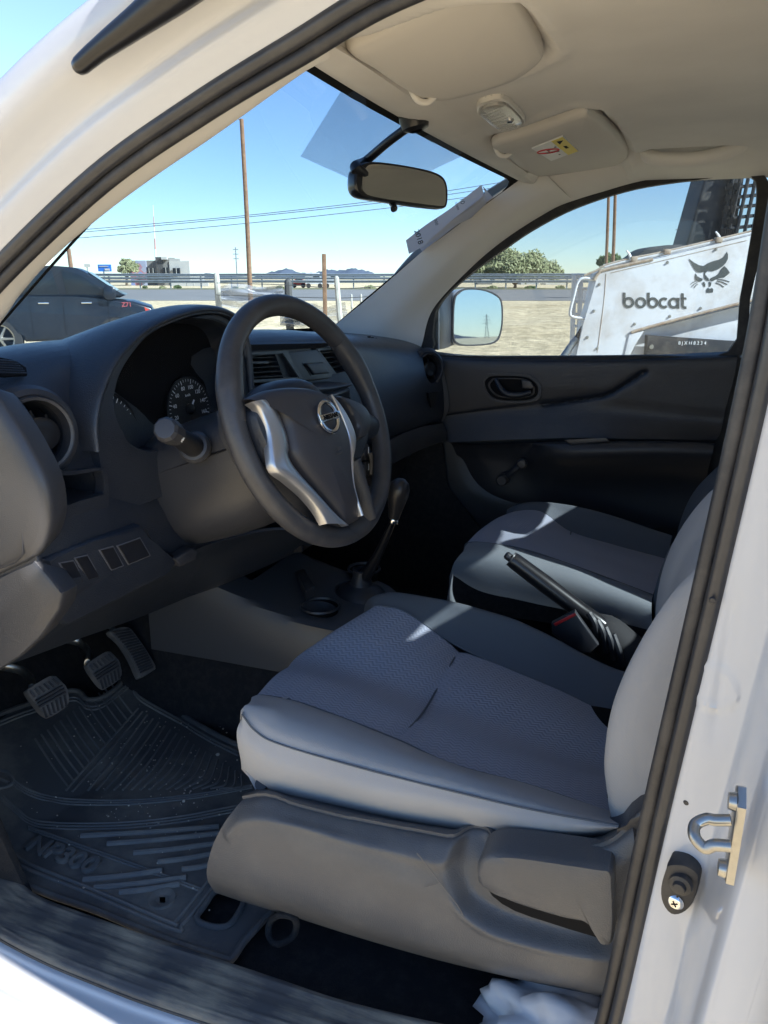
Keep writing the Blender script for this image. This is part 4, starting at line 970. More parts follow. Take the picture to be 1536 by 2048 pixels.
# top lip over the vents and slanted strip below
patch('upper_lip', [[cq(476, 694, .022), cq(560, 692, .022), cq(640, 690, .022), cq(676, 688, .022)], [cq(474, 704, .012), cq(560, 701, .012), cq(640, 697, .012), cq(678, 692, .012)]], DARKP, dash, nu=12, ns=2, thick=.006, away=(-1, 0, 0))
patch('lower_strip', [[cq(486, 772, .006), cq(560, 771, .006), cq(640, 764, .006), cq(700, 755, .006)], [cq(490, 785, .022), cq(560, 783, .026), cq(640, 778, .026), cq(705, 766, .022)], [cq(500, 800, .018), cq(560, 797, .022), cq(640, 788, .022), cq(706, 772, .018)]], PLAST2, dash, nu=20, ns=4, thick=.006, away=(-1, 0, -1))
# centre stack: radio opening and climate controls
sk = slab('centre_stack', [V((-.145, y, z)) for y, z in ((-.12, -.02), (.14, -.02), (.13, -.20), (.10, -.30), (-.10, -.30), (-.12, -.20))], (1, 0, .12), .05, .006, SMOOTHB, dash, lift=.004)
slab('radio_opening', [V((-.137, y, z)) for y, z in ((-.10, -.035), (.12, -.035), (.115, -.095), (-.10, -.095))], (1, 0, .12), .004, .001, BLACK, sk, lift=.004)
for i, (px, py) in enumerate(((715, 905), (716, 938), (722, 988))):
    q = P(px, py, x=-.135); kn = lathe('climate_knob', [(.024, 0), (.024, .004), (.019, .006), (.017, .022), (.015, .024), (0, .024)], q, (1, 0, .12), PLAST2, sk, n=32)
    lathe('knob_ring', [(.026, 0), (.027, .003), (.024, .006)], q, (1, 0, .12), CHROME, kn, n=32)
    slab('pointer', [q + V((.026, dy, dz)) for dy, dz in ((-.0015, 0), (.0015, 0), (.0015, .014), (-.0015, .014))], (1, 0, .12), .001, 0, WTXT, kn)
# glove box lip band along the passenger knee line
patch('lower_dash_band', [[P(a, b, y=yy) for a, b, yy in ((748, 905, .15), (790, 875, .35), (840, 855, .5), (885, 846, .64))], [P(a, b, y=yy) + V((.004, 0, 0)) for a, b, yy in ((748, 925, .15), (790, 900, .35), (840, 876, .5), (890, 862, .64))], [P(a, b, y=yy) for a, b, yy in ((750, 950, .15), (790, 925, .35), (840, 900, .5), (893, 880, .64))]], PLAST2, dash, nu=30, ns=5, thick=.012, away=(-1, 0, 0))
slab('band_end', [P(a, b, y=.645) for a, b in [(862, 850), (880, 845), (896, 880), (880, 886)]], (1, -1, 0), .01, .003, PLAST2, dash)
slab('glove_box', [V((x, y, z)) for x, y, z in ((-.17, .17, -.2), (-.14, .62, -.215), (-.24, .62, -.40), (-.26, .2, -.40))], (1, 0, -.4), .03, .008, DARKP, dash)
slab('footwell_side', [V((x, .665, z)) for x, z in ((-.70, .0), (-.12, .0), (-.10, -.2), (-.08, -.36), (.05, -.50), (.1, -.68), (-.7, -.68))], (0, -1, 0), .01, .004, CARPET, T)
slab('kick_panel', [V((x, -.665, z)) for x, z in ((-.70, .0), (-.30, .0), (-.30, -.3), (-.36, -.50), (-.30, -.66), (-.7, -.66))], (0, 1, 0), .01, .004, CARPET, T)
# defroster grilles
def grille(nm, a, b, c, d, n, cnt, m=BLACK):
    a, b, c, d = map(V, (a, b, c, d)); g_ = slab(nm, [a, b, c, d], n, .003, 0, BLACK, dash, lift=.001, sm=2)
    bm = bmesh.new()
    for i in range(cnt):
        f = (i + .5) / cnt; p, q = a.lerp(d, f), b.lerp(c, f); tube('', [p + V(n) * .001, q + V(n) * .001], .0012, None, bm=bm, n=5, sm=1)
    mobj('slats', bm, PLAST, g_)
grille('side_defroster', P(-40, 716, x=-.285), P(30, 722, x=-.285), P(54, 750, x=-.275), P(-40, 748, x=-.275), V((.6, 0, .8)), 6)
bm = bmesh.new()
for i in range(9):
    a = P(738 + i * 6.5, 676 + i * 1.7, y=.45 + i * .018) + V((0, 0, .002)); box('', None, (.004, .012, .004), None, bm=bm, M=Matrix.Translation(a))
mobj('defroster_slots', bm, BLACK, dash)
# ---- dashboard end cap and lower side panel facing the open door
def endp(nm, pts, y, prof, sm): return pillow(nm, [P(a, b, y=y) for a, b in pts], (0, -1, 0), prof, PLAST2, dash, sm=sm)
cap = endp('dash_end_cap', [(-30, 770), (0, 790), (40, 848), (75, 910), (98, 960), (108, 1010), (106, 1058), (82, 1108), (20, 1140), (-120, 1200), (-200, 1100), (-200, 850), (-120, 770)], -.672, [(.90, -.03), (1, 0), (.985, .005), (.95, .009), (.88, .012), (.7, .014), (0, .015)], 3)
ring('fuse_cover', [P(a, b, y=-.6865) for a, b in [(-60, 1030), (0, 1028), (25, 1027), (40, 1038), (45, 1060), (46, 1110), (30, 1128), (-60, 1160)]], [P(a, b, y=-.6865) for a, b in [(-60, 1033), (0, 1031), (24, 1030), (37, 1040), (42, 1060), (43, 1108), (28, 1125), (-60, 1157)]], (0, -1, 0), DARKP, cap, h=-.0005, sm=1, d=.0015)
endp('lower_side_panel', [(-160, 1210), (0, 1153), (40, 1134), (76, 1118), (104, 1150), (130, 1184), (126, 1214), (92, 1268), (50, 1308), (0, 1340), (-120, 1400)], -.672, [(.90, -.03), (1, 0), (.985, .005), (.95, .007), (.6, .008), (0, .008)], 1)
# ---- knee panel with switch blanks
EDGE = mat('edge_grey', (.11, .11, .12), .35)
KO = V((-.186, -.5, -.17)); KN = V((.97, -.12, -.12)).normalized()
def kq(px, py, d=0): return PN(px, py, KO, KN) + KN * d
kp = slab('knee_panel', [kq(*q, .006) for q in [(78, 1116), (180, 1080), (278, 1050), (292, 1062), (312, 1102), (345, 1108), (352, 1120), (330, 1150), (130, 1250), (100, 1240), (128, 1190)]], KN, .03, .006, PLAST, dash, sm=0, seg=3)
for pts in ([(112, 1124), (138, 1119), (160, 1160), (138, 1166)], [(143, 1114), (166, 1108), (190, 1150), (168, 1157)], [(192, 1098), (218, 1091), (238, 1128), (216, 1136)], [(228, 1090), (272, 1074), (292, 1108), (250, 1125)]):
    s_ = slab('switch_blank', [kq(*q, .0085) for q in pts], KN, .004, .0012, SMOOTHB, kp)
    ring('edge', [kq(a + (1.5 if i in (1, 2) else -2), b + (1.5 if i > 1 else -1.5), .005) for i, (a, b) in enumerate(pts)], [kq(*q, .005) for q in pts], KN, EDGE, s_, h=.0022, sm=1, d=.002)
# lower column opening trim
patch('knee_bolster', [[kq(78, 1240), kq(150, 1225), kq(300, 1150), kq(352, 1120), P(430, 1085, y=-.32), P(560, 1060, y=-.18), P(640, 1080, y=-.09)],
  [P(10, 1330, y=-.66), P(110, 1280, y=-.55), P(260, 1225, y=-.38), P(360, 1195, y=-.28), P(450, 1165, y=-.19), P(540, 1128, y=-.12), P(620, 1092, y=-.06)],
  [P(10, 1325, y=-.62), P(110, 1270, y=-.50), P(260, 1212, y=-.34), P(360, 1182, y=-.24), P(450, 1150, y=-.15), P(540, 1115, y=-.08), P(620, 1080, y=-.02)]], PLAST, dash, nu=40, ns=6, thick=.006, away=(-1, 0, 0))
slab('column_opening_clip', [P(a, b, x=-.17) for a, b in [(350, 1118), (385, 1096), (398, 1102), (392, 1122), (362, 1134)]], (1, -.3, 0), .02, .004, PLAST2, dash)
# ---- instrument binnacle
BO = V((-.205, -.36, .05)); BN = V((1, -.10, .10)).normalized()
def bq(px, py, d=0): return PN(px, py, BO, BN) + BN * d
outer = [(230, 1022), (213, 1000), (203, 940), (195, 885), (192, 840), (203, 790), (235, 725), (290, 672), (350, 644), (410, 630), (448, 634), (472, 655), (487, 700), (494, 760), (500, 830), (490, 900), (440, 968), (340, 990), (300, 1003)]
inner = [(262, 888), (244, 862), (233, 835), (228, 812), (228, 790), (240, 747), (267, 703), (305, 664), (356, 640), (405, 637), (440, 644), (460, 662), (472, 700), (480, 760), (484, 820), (470, 870), (420, 900), (345, 892), (300, 902)]
cl = thing if False else None
bz_ = None
def binnacle():
    o = [bq(*p) for p in outer]; i = [bq(*p) for p in inner]
    o = curve(o, 4, True); i = curve(i, 4, True); k = len(o); bm = bmesh.new()
    lens = [p - BN * .045 + (BO - p) * .04 for p in i]
    L_ = [[bm.verts.new(p - BN * .03) for p in o], [bm.verts.new(p) for p in o], [bm.verts.new(p + BN * .001) for p in i], [bm.verts.new(p) for p in lens]]
    for a, b in zip(L_, L_[1:]):
        for j in range(k): bm.faces.new((a[j], a[(j + 1) % k], b[(j + 1) % k], b[j]))
    bmesh.ops.bevel(bm, geom=[e for e in bm.edges if all(v in L_[1] for v in e.verts) or all(v in L_[2] for v in e.verts)], offset=.0018, segments=3, affect='EDGES')
    b_ = mobj('instrument_bezel', bm, PLAST, dash)
    slab('gauge_face', lens, BN, .003, 0, BLACK, b_)
    return b_
bezel = binnacle()
# arched hood over the instruments: rows from the rim forwards
arch = [(190, 905), (186, 850), (198, 788), (230, 720), (286, 664), (348, 634), (405, 620), (448, 624), (478, 645), (494, 690), (501, 760), (506, 840)]
r0 = [bq(*p, .004) for p in arch]; mid = V((0, -.36, 0))
def grow(r, dx, dz, wy, keep=0):
    out = []
    for i, p in enumerate(r):
        e = min(i, len(r) - 1 - i) / (len(r) / 2)      # 0 at the feet
        out.append(V((p.x + dx, -.36 + (p.y + .36) * wy - (.0 if e > .2 else 0), p.z + dz * (.3 + .7 * e) )))
    return out
rin = [p.lerp(V((p.x, -.36, .03)), .035) - BN * .002 for p in r0]
rim = grow(r0, .0025, .003, 1.005)
patch('instrument_hood', [[p - BN * .03 for p in rin], rin, rim, grow(r0, -.012, .008, 1.03), grow(r0, -.06, .006, 1.07), grow(r0, -.12, -.012, 1.16), grow(r0, -.20, -.05, 1.32), grow(r0, -.27, -.12, 1.42)], PLAST, dash, nu=60, ns=5, thick=.002, away=(-1, 0, -1))
# gauges
GO = BO - BN * .043
def gq(px, py, d=0): return PN(px, py, GO, BN) + BN * d
GR = BN.cross(V((0, 0, 1))).normalized() * -1; GU = GR.cross(BN) * -1
if GU.z < 0: GU = -GU
GR = V((0, 1, 0)) - BN * BN.y; GR.normalize()
speed = gq(378, 818); R1 = (gq(358, 779) - speed).length
def dial(c, R, labels, nm, ticks=36):
    d = lathe(nm, [(R * 1.28, 0), (R * 1.30, .002), (R * 1.25, .0015), (R * 1.24, .0005), (0, .0005)], c, BN, SMOOTHB, bezel, n=56)
    bm = bmesh.new()
    for i in range(ticks + 1):
        a = radians(225 - 270 * i / ticks); e = GR * cos(a) + GU * sin(a); s = GU * cos(a) - GR * sin(a); L_ = .007 if i % 4 == 0 else .004; w_ = .0007 if i % 4 == 0 else .0004
        q = c + BN * .0018; bm.faces.new([bm.verts.new(q + e * (R * 1.18) + s * w_), bm.verts.new(q + e * (R * 1.18) - s * w_), bm.verts.new(q + e * (R * 1.18 - L_) - s * w_), bm.verts.new(q + e * (R * 1.18 - L_) + s * w_)])
    mobj('tick_marks', bm, WTXT, d, smooth=False)
    for i, lb in enumerate(labels):
        a = radians(225 - 270 * i / (len(labels) - 1)); e = GR * cos(a) + GU * sin(a)
        text('number', lb, c + e * (R * .86) + BN * .0018, GR, GU, .0088, WTXT, d, depth=.0001)
    return d
d1 = dial(speed, .040, ['0', '20', '40', '60', '80', '100', '120', '140', '160', '180'], 'speedometer')
text('number', 'km/h', speed + GU * .022 + BN * .0018, GR, GU, .006, WTXT, d1, depth=.0001)
dial(gq(213, 868), .046, ['0', '1', '2', '3', '4', '5', '6', '7', '8'], 'rev_counter', 32)
slab('needle', [speed + BN * .004 + GR * a + GU * b for a, b in ((-.006, -.004), (-.003, -.007), (.012, .012), (.0105, .0135))], BN, .001, 0, WTXT, d1)
lathe('needle_hub', [(.009, 0), (.009, .004), (.006, .006), (0, .006)], speed, BN, SMOOTHB, d1, n=24)
GCG = mat('gauge_cover_plastic', (0, 0, 0), .05, spec=.3)
GCG.node_tree.nodes['Principled BSDF'].inputs['Alpha'].default_value = .06
# clear cover in front of the gauges
slab('gauge_cover', [p - BN * .012 for p in curve([bq(*p) for p in inner], 3, True)], BN, .0015, 0, GCG, bezel)

# ================================================================ steering column and wheel
WC = V((.0143, -.3574, .0062)); _t = .36745; _y = -.13486
WNn = V((cos(_t) * cos(_y), cos(_t) * sin(_y), sin(_t))); WV = V((0, 0, 1)).cross(WNn).normalized(); WU = WNn.cross(WV)
def wq(px, py, d=0): return PN(px, py, WC + WNn * d, WNn)
def wp(u, v, d=0): return WC + WV * u + WU * v + WNn * d
def ell(sx, su, sl, d, n=28, q=.75):
    out = []
    for i in range(n):
        a = 2 * pi * i / n; c, s = cos(a), sin(a)
        x = sx * math.copysign(abs(c) ** q, c); z = (su if s > 0 else sl) * math.copysign(abs(s) ** q, s); out.append(wp(x, z, d))
    return out
def loftc(nm, rings, m, par, caps=True, ns=4, angle=40):
    k = len(rings[0]); cols = [curve([r[j] for r in rings], ns) if ns > 1 else [r[j] for r in rings] for j in range(k)]
    g = [[c[i] for c in cols] for i in range(len(cols[0]))]; bm, vv = grid_bm(g, closed_u=True)
    if caps: bm.faces.new(vv[0][::-1]); bm.faces.new(vv[-1])
    return mobj(nm, bm, m, par, angle=angle)
col = loftc('steering_column_cover', [ell(.108, .062, .120, -.30), ell(.106, .062, .126, -.22), ell(.100, .06, .124, -.13), ell(.090, .056, .105, -.075), ell(.084, .052, .095, -.060), ell(.060, .04, .07, -.056)], PLAST2, T)
loftc('column_seam', [ell(.1095, .004, .006, -.30), ell(.1015, .004, .006, -.13), ell(.0915, .004, .006, -.075)], SMOOTHB, col)
# dark ring cover behind the hub
loftc('hub_back_cover', [ell(.082, .070, .085, -.062), ell(.086, .072, .090, -.045), ell(.080, .066, .085, -.022), ell(.06, .05, .06, -.010)], DARKP, col)
# indicator stalk towards the door
sa = P(392, 896, y=-.448); tip = P(334, 860, y=-.555)
st_ = tube('indicator_stalk', [sa, sa.lerp(tip, .25), sa.lerp(tip, .7), tip], [.0155, .0145, .0125, .0125], SMOOTHB, T, n=20)
dv = (tip - sa).normalized()
lathe('stalk_collar', [(.022, -.004), (.0225, .004), (.019, .009), (.015, .010)], sa + dv * .004, dv, PLAST2, st_, n=32)
lathe('stalk_tip', [(.0128, -.030), (.0150, -.028), (.0165, -.010), (.0158, .004), (.0125, .009), (0, .0105)], tip, dv, PLAST2, st_, n=10, angle=25)
side = dv.cross(V((1, 0, 0))).normalized()
fr = V((CAM - tip)).normalized(); fr = (fr - dv * fr.dot(dv)).normalized()
lathe('lamp_symbol', [(.0022, 0), (.0022, .0004), (.0012, .0005), (.0012, 0)], tip - dv * .022 + fr * .0150, fr, WTXT, st_, n=16)
bm = bmesh.new()
for i in range(6):
    a = i * pi / 3; e = dv * cos(a) + dv.cross(fr) * sin(a); tube('', [tip - dv * .022 + fr * .0155 + e * .0026, tip - dv * .022 + fr * .0153 + e * .0038], .0003, None, bm=bm, n=4, sm=1)
mobj('lamp_symbol', bm, WTXT, st_)
# wheel
SW = tube('steering_wheel', [wp(.1675 * cos(a), .1675 * sin(a)) for a in [2 * pi * i / 48 for i in range(48)]], .0150, mat('leather_rim', (.040, .040, .044), .36, bump='grain', bscale=700, bstr=.25, bdist=.0005, dust=((.12, .11, .1), .35, 25)), T, n=18, sm=3, closed=True, up=tuple(WNn), r2=.0150)
def grips():
    # thumb bulges at the spokes (ten to two, and bottom)
    for a0, a1 in ((8, 40), (140, 172), (262, 300)):
        n = 7; path = []; rad = []
        for i in range(n):
            a = radians(a0 + (a1 - a0) * i / (n - 1)); k = sin(pi * i / (n - 1)); path.append(wp(.1655 * cos(a), .1655 * sin(a), .0005)); rad.append(.0145 + .0030 * k)
        tube('grip', path, rad, SW.data.materials[0], SW, n=18, sm=4, round_end=False)
grips()
AB = [(500, 795), (520, 784), (545, 776), (582, 772), (622, 775), (655, 786), (672, 805), (682, 825), (697, 855), (704, 885), (709, 935), (716, 985), (727, 1028), (724, 1038), (700, 1048), (688, 1040), (660, 1004), (620, 956), (588, 912), (578, 880), (570, 850), (556, 822), (535, 800), (515, 795)]
hub = pillow('airbag_cover', [wq(*p, .030) for p in AB], WNn, [(1.0, -.035), (1.0, -.010), (.985, -.004), (.94, .001), (.8, .007), (.5, .012), (.2, .0135), (0, .014)], mat('hub_cover', (.045, .042, .046), .45, bump='grain', bscale=800, bstr=.3, bdist=.0005), SW, sm=4, center=wq(625, 880, .030))
# black lower body behind the cover
slab('hub_body', [wq(*p, .012) for p in [(490, 800), (580, 778), (660, 790), (720, 815), (742, 850), (736, 900), (712, 930), (722, 1000), (730, 1045), (655, 1046), (600, 985), (555, 940), (520, 900)]], WNn, .05, .010, DARKP, SW, sm=2, seg=4)
# satin spokes
s1 = [(503, 800), (520, 797), (538, 800), (552, 815), (563, 835), (572, 858), (579, 885), (578, 910), (572, 925), (600, 966), (640, 1010), (672, 1045), (699, 1049), (686, 1052), (654, 1048), (640, 1020), (610, 985), (575, 958), (553, 938), (548, 910), (540, 880), (525, 850), (508, 825)]
def ribbon(nm, left, right, h, m, par, d, crown=.0035, n=40, edge=.006):
    """strip between two pixel polylines on the wheel plane, crowned and with rolled edges"""
    L_ = resample([wq(*p, h) for p in left], n); R_ = resample([wq(*p, h) for p in right], n); rows = []
    for t, dz in ((0, -.014), (.0, -.003), (.10, 0), (.3, crown * .7), (.5, crown), (.7, crown * .7), (.90, 0), (1, -.003), (1, -.014)):
        rows.append([a.lerp(b, t) + WNn * dz for a, b in zip(L_, R_)])
    return patch(nm, rows, m, par, nu=n, ns=3, raw=True, angle=60)
ribbon('spoke_trim', [(534, 799), (555, 818), (566, 842), (575, 868), (580, 895), (579, 912), (596, 940), (640, 990), (674, 1028), (700, 1050)], [(505, 803), (520, 815), (533, 842), (542, 872), (546, 905), (553, 938), (580, 960), (612, 988), (638, 1018), (655, 1047)], .034, SILVER, SW, 0)
ribbon('spoke_trim', [(664, 790), (684, 812), (702, 842), (713, 872), (712, 895), (707, 920), (710, 975), (727, 1030)], [(661, 790), (676, 815), (690, 845), (700, 875), (703, 905), (702, 930), (706, 978), (723, 1032)], .036, SILVER, SW, 0, crown=.002)
# switch pods beside the hub
pillow('spoke_pod', [wq(*p, .020) for p in [(508, 815), (520, 824), (530, 845), (540, 875), (545, 900), (545, 920), (535, 912), (520, 880), (508, 850), (503, 828)]], WNn, [(1.1, -.02), (1, 0), (.85, .006), (0, .010)], PLAST, SW)
pillow('spoke_pod', [wq(*p, .020) for p in [(672, 792), (700, 800), (722, 812), (736, 832), (736, 855), (730, 872), (714, 880), (710, 860), (700, 835), (686, 812)]], WNn, [(1.05, -.03), (1, 0), (.9, .006), (.6, .009), (0, .010)], PLAST2, SW)
for q0, q1 in (((530, 850), (486, 850)), ((712, 850), (758, 858))):
    e = wq(*q1, -.002); b_ = wq(*q0, .004); tube('spoke', [b_, b_.lerp(e, .5), e], [.024, .020, .014], PLAST, SW, n=16, r2=.014)
e = wp(.03, -.160, -.002); tube('spoke', [wp(.01, -.07, .0), e], [.045, .030], PLAST, SW, n=16, r2=.014)
# emblem: ring with a bar carrying the lettering
eo = wq(657, 834, .046); er = abs((wq(657, 806, .046) - wq(657, 862, .046)).length) / 2
em = tube('emblem', [eo + WV * (er * .98 * cos(a)) + WU * (er * .98 * sin(a)) for a in [2 * pi * i / 32 for i in range(32)]], .0028, CHROME, SW, n=10, sm=2, closed=True, up=tuple(WNn), r2=.0035)
slab('emblem_bar', [eo + WV * a + WU * b for a, b in ((-er * 1.2, -.0048), (er * 1.2, -.0048), (er * 1.2, .0048), (-er * 1.2, .0048))], WNn, .004, .001, CHROME, em, lift=.004)
text('emblem_lettering', 'NISSAN', eo + WNn * .0043, WV, WU, .0088, BLACK, em, depth=.0002, bold=.0003, xs=1.15)
t_ = mat('embossed_grey', (.075, .072, .076), .5)
text('airbag_lettering', 'SRS', wq(679, 897, .044), WV, WU, .0065, t_, SW, depth=.0003); text('airbag_lettering', 'AIRBAG', wq(680, 906, .044), WV, WU, .0055, t_, SW, depth=.0003)

# ================================================================ seats
def flex(pts, y=None): return [P(a, b, y=(c[0] if c else y)) for a, b, *c in pts]
# cushion rows run from the front edge to the backrest (photo pixels on real lengthwise planes)
R = []
under = [P(a, b, y=-.585) + V((0, 0, 0)) for a, b in [(482, 1540), (540, 1585), (600, 1605), (750, 1640), (950, 1678), (1090, 1700), (1236, 1672)]]
side_lo = flex([(481, 1525), (520, 1560), (580, 1590), (750, 1622), (950, 1660), (1085, 1683), (1232, 1660)], -.605)
side_hi = flex([(474, 1470), (515, 1512), (580, 1545), (760, 1586), (950, 1625), (1090, 1655), (1236, 1655)], -.618)
stitch = flex([(484, 1428), (512, 1462), (560, 1488), (720, 1535), (930, 1588), (1080, 1622), (1238, 1650)], -.612)
crown = flex([(500, 1402), (545, 1415), (590, 1438), (740, 1487), (930, 1545), (1080, 1592), (1235, 1640)], -.578)
nseam = flex([(514, 1393), (575, 1400), (640, 1420), (790, 1478), (905, 1530), (1060, 1572), (1226, 1628)], -.515)
center = flex([(600, 1310), (650, 1322), (700, 1340), (838, 1392), (970, 1440), (1090, 1490), (1222, 1540)], -.36)
fseam = flex([(748, 1213), (775, 1214), (815, 1226), (915, 1292), (1010, 1334), (1115, 1378), (1218, 1424)], -.195)
fcrown = flex([(735, 1206), (765, 1192), (805, 1188), (905, 1205), (1010, 1232), (1080, 1262), (1238, 1340)], -.150)
for _r in (center, fseam, fcrown): _r.append(_r[-1] + V((.09, .005, 0)))
fside = [p + V((.0, .045, -.05)) for p in fcrown]
fbot = [p + V((.0, .045, -.13)) for p in fcrown]
def front_roll(r, k=1):
    a = r[0]
    if r is under or r is side_lo or r is side_hi: return [a + V((.012, .09, 0)), a + V((.003, .05, 0)), a + V((-.001, .018, 0))] + r
    if r is stitch: return [a + V((.012, .10, -.03)), a + V((.002, .055, -.020)), a + V((-.003, .020, -.008))] + r
    if r is crown: return [a + V((.008, .05, -.10)), a + V((-.004, .03, -.06)), a + V((-.004, .010, -.020))] + r
    return [a + V((.010, 0, -.120)), a + V((-.010 * k, 0, -.075)), a + V((-.006 * k, 0, -.022))] + r
def cush(name, rows, m, par, **kw): return patch(name, rows, m, par, **kw)
def lerpr(a, b, t, d=(0, 0, 0)): return [p.lerp(q, t) + V(d) for p, q in zip(a, b)]
seat = bpy.data.objects.new('driver_seat', None); link(seat, T); seat['label'] = 'driver seat in grey cloth with a blue chevron centre'
bol_near = patch('side_bolster', [front_roll(r) for r in (under, side_lo, side_hi, stitch)], BOLS, seat, nu=70, ns=6, fn=cloth)
patch('side_bolster', [front_roll(r) for r in (stitch, lerpr(stitch, crown, .5, (0, -.006, .004)), crown, lerpr(crown, nseam, .6, (0, 0, .004)), nseam)], BOLS, seat, nu=70, ns=6, fn=cloth)
# chevron centre panel with the cross seam pressed in
def groove(p, u, v):
    return p
# the cross seam curve: near (780,1478) .. far (915,1290)
xs = resample([P(778, 1480, y=-.515), P(838, 1425, y=-.42), P(872, 1372, y=-.32), P(918, 1290, y=-.195)], 40)
def gro(p, u, v):
    d = 9
    for q in xs:
        e = (V((p.x, p.y)) - V((q.x, q.y))).length
        if e < d: d = e
    k = math.exp(-(d / .009) ** 2); big = math.exp(-(d / .04) ** 2)
    r = min(u, 4 - u) if True else 0
    return p + V((0, 0, -.006 * k - .004 * big))
ctr = patch('seat_centre_panel', [front_roll(r) for r in (nseam, lerpr(nseam, center, .5, (0, 0, .003)), center, lerpr(center, fseam, .5, (0, 0, .003)), fseam)], CHEV, seat, nu=110, ns=12, fn=gro)
tube('cross_seam', [p + V((0, 0, -.0085)) for p in xs[::4]], .0016, BOLSD, ctr, n=6)
for r in (nseam, fseam): tube('seam_piping', [p + V((0, 0, .0004)) for p in front_roll(r)[1:]], .0018, BOLSD, ctr, n=6, sm=8)
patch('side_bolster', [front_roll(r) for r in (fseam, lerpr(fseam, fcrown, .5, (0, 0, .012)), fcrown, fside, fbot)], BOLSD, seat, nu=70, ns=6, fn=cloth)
tube('stitch_line', [p + V((0, -.0010, .0005)) for p in stitch], .0012, BOLSD, bol_near, n=6, sm=8)
# front face of the cushion
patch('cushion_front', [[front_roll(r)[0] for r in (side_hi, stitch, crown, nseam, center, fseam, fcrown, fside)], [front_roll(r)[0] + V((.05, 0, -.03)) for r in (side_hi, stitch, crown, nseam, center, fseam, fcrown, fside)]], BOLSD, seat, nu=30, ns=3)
slab('seat_pan', [V((.08, -.57, -.44)), V((.50, -.57, -.46)), V((.50, -.12, -.46)), V((.08, -.12, -.44))], (0, 0, 1), .06, .01, BLACK, seat)
# backrest: horizontal closed sections, front edge fitted to the outline
def backrest(seatobj, yc, hw, fx, m_side, m_face, zs, side_sign=1, rear=.15, lab='backrest'):
    rings = []
    for z, xf in zip(zs, fx):
        k = 1
        pr = [(xf + rear, -hw + .02), (xf + rear * .62, -hw), (xf + rear * .32, -hw - .001), (xf + .012, -hw + .010), (xf, -hw + .032), (xf + .010, -hw + .075), (xf + .024, -hw + .12), (xf + .026, 0), (xf + .024, hw - .12), (xf + .010, hw - .075), (xf, hw - .032), (xf + .012, hw - .010), (xf + rear * .32, hw + .001), (xf + rear * .62, hw), (xf + rear, hw - .02), (xf + rear + .02, 0)]
        sk = max(0, (xf - .485) / (yc - hw + 1.35)) + .09
        rings.append(curve([V((x + sk * (y + hw), yc + y, z)) for x, y in pr], 4, True))
    k = len(rings[0]); cols = [curve([r[j] for r in rings], 5) for j in range(k)]
    g = [[c[i] for c in cols] for i in range(len(cols[0]))]; bm, vv = grid_bm(g, closed_u=True)
    bm.faces.new(vv[0][::-1]); bm.faces.new(vv[-1])
    bm.faces.ensure_lookup_table()
    for f in bm.faces:
        c = f.calc_center_median(); f.material_index = 1 if abs(c.y - yc) < hw - .085 and f.normal.x < 0 else 0
    return mobj(lab, bm, [m_side, m_face], seatobj)
bp_ = [(1440, 1080), (1395, 1130), (1330, 1200), (1265, 1305), (1220, 1410), (1203, 1510), (1208, 1580), (1222, 1650)]
q = [P(a, b, y=-.575) for a, b in bp_]
zs = [p.z for p in q][::-1]; fx = [p.x for p in q][::-1]
zs = [zs[0] - .05] + zs + [zs[-1] + .12, zs[-1] + .20]; fx = [fx[0] + .03] + fx + [fx[-1] + .10, fx[-1] + .17]
# keep the upper part leaning back
br = backrest(seat, -.355, .245, fx, BOLS, CHEV, zs)
pillow('head_restraint', [V((.66, y, z)) for y, z in ((-.47, .25), (-.24, .25), (-.23, .36), (-.27, .40), (-.44, .40), (-.48, .36))], (-1, 0, .2), [(.8, -.09), (1, -.07), (1, -.01), (.85, .01), (0, .015)], BOLS, seat)
for y in (-.40, -.31): tube('restraint_post', [V((.67, y, .12)), V((.68, y, .30))], .006, CHROME, seat, sm=1)
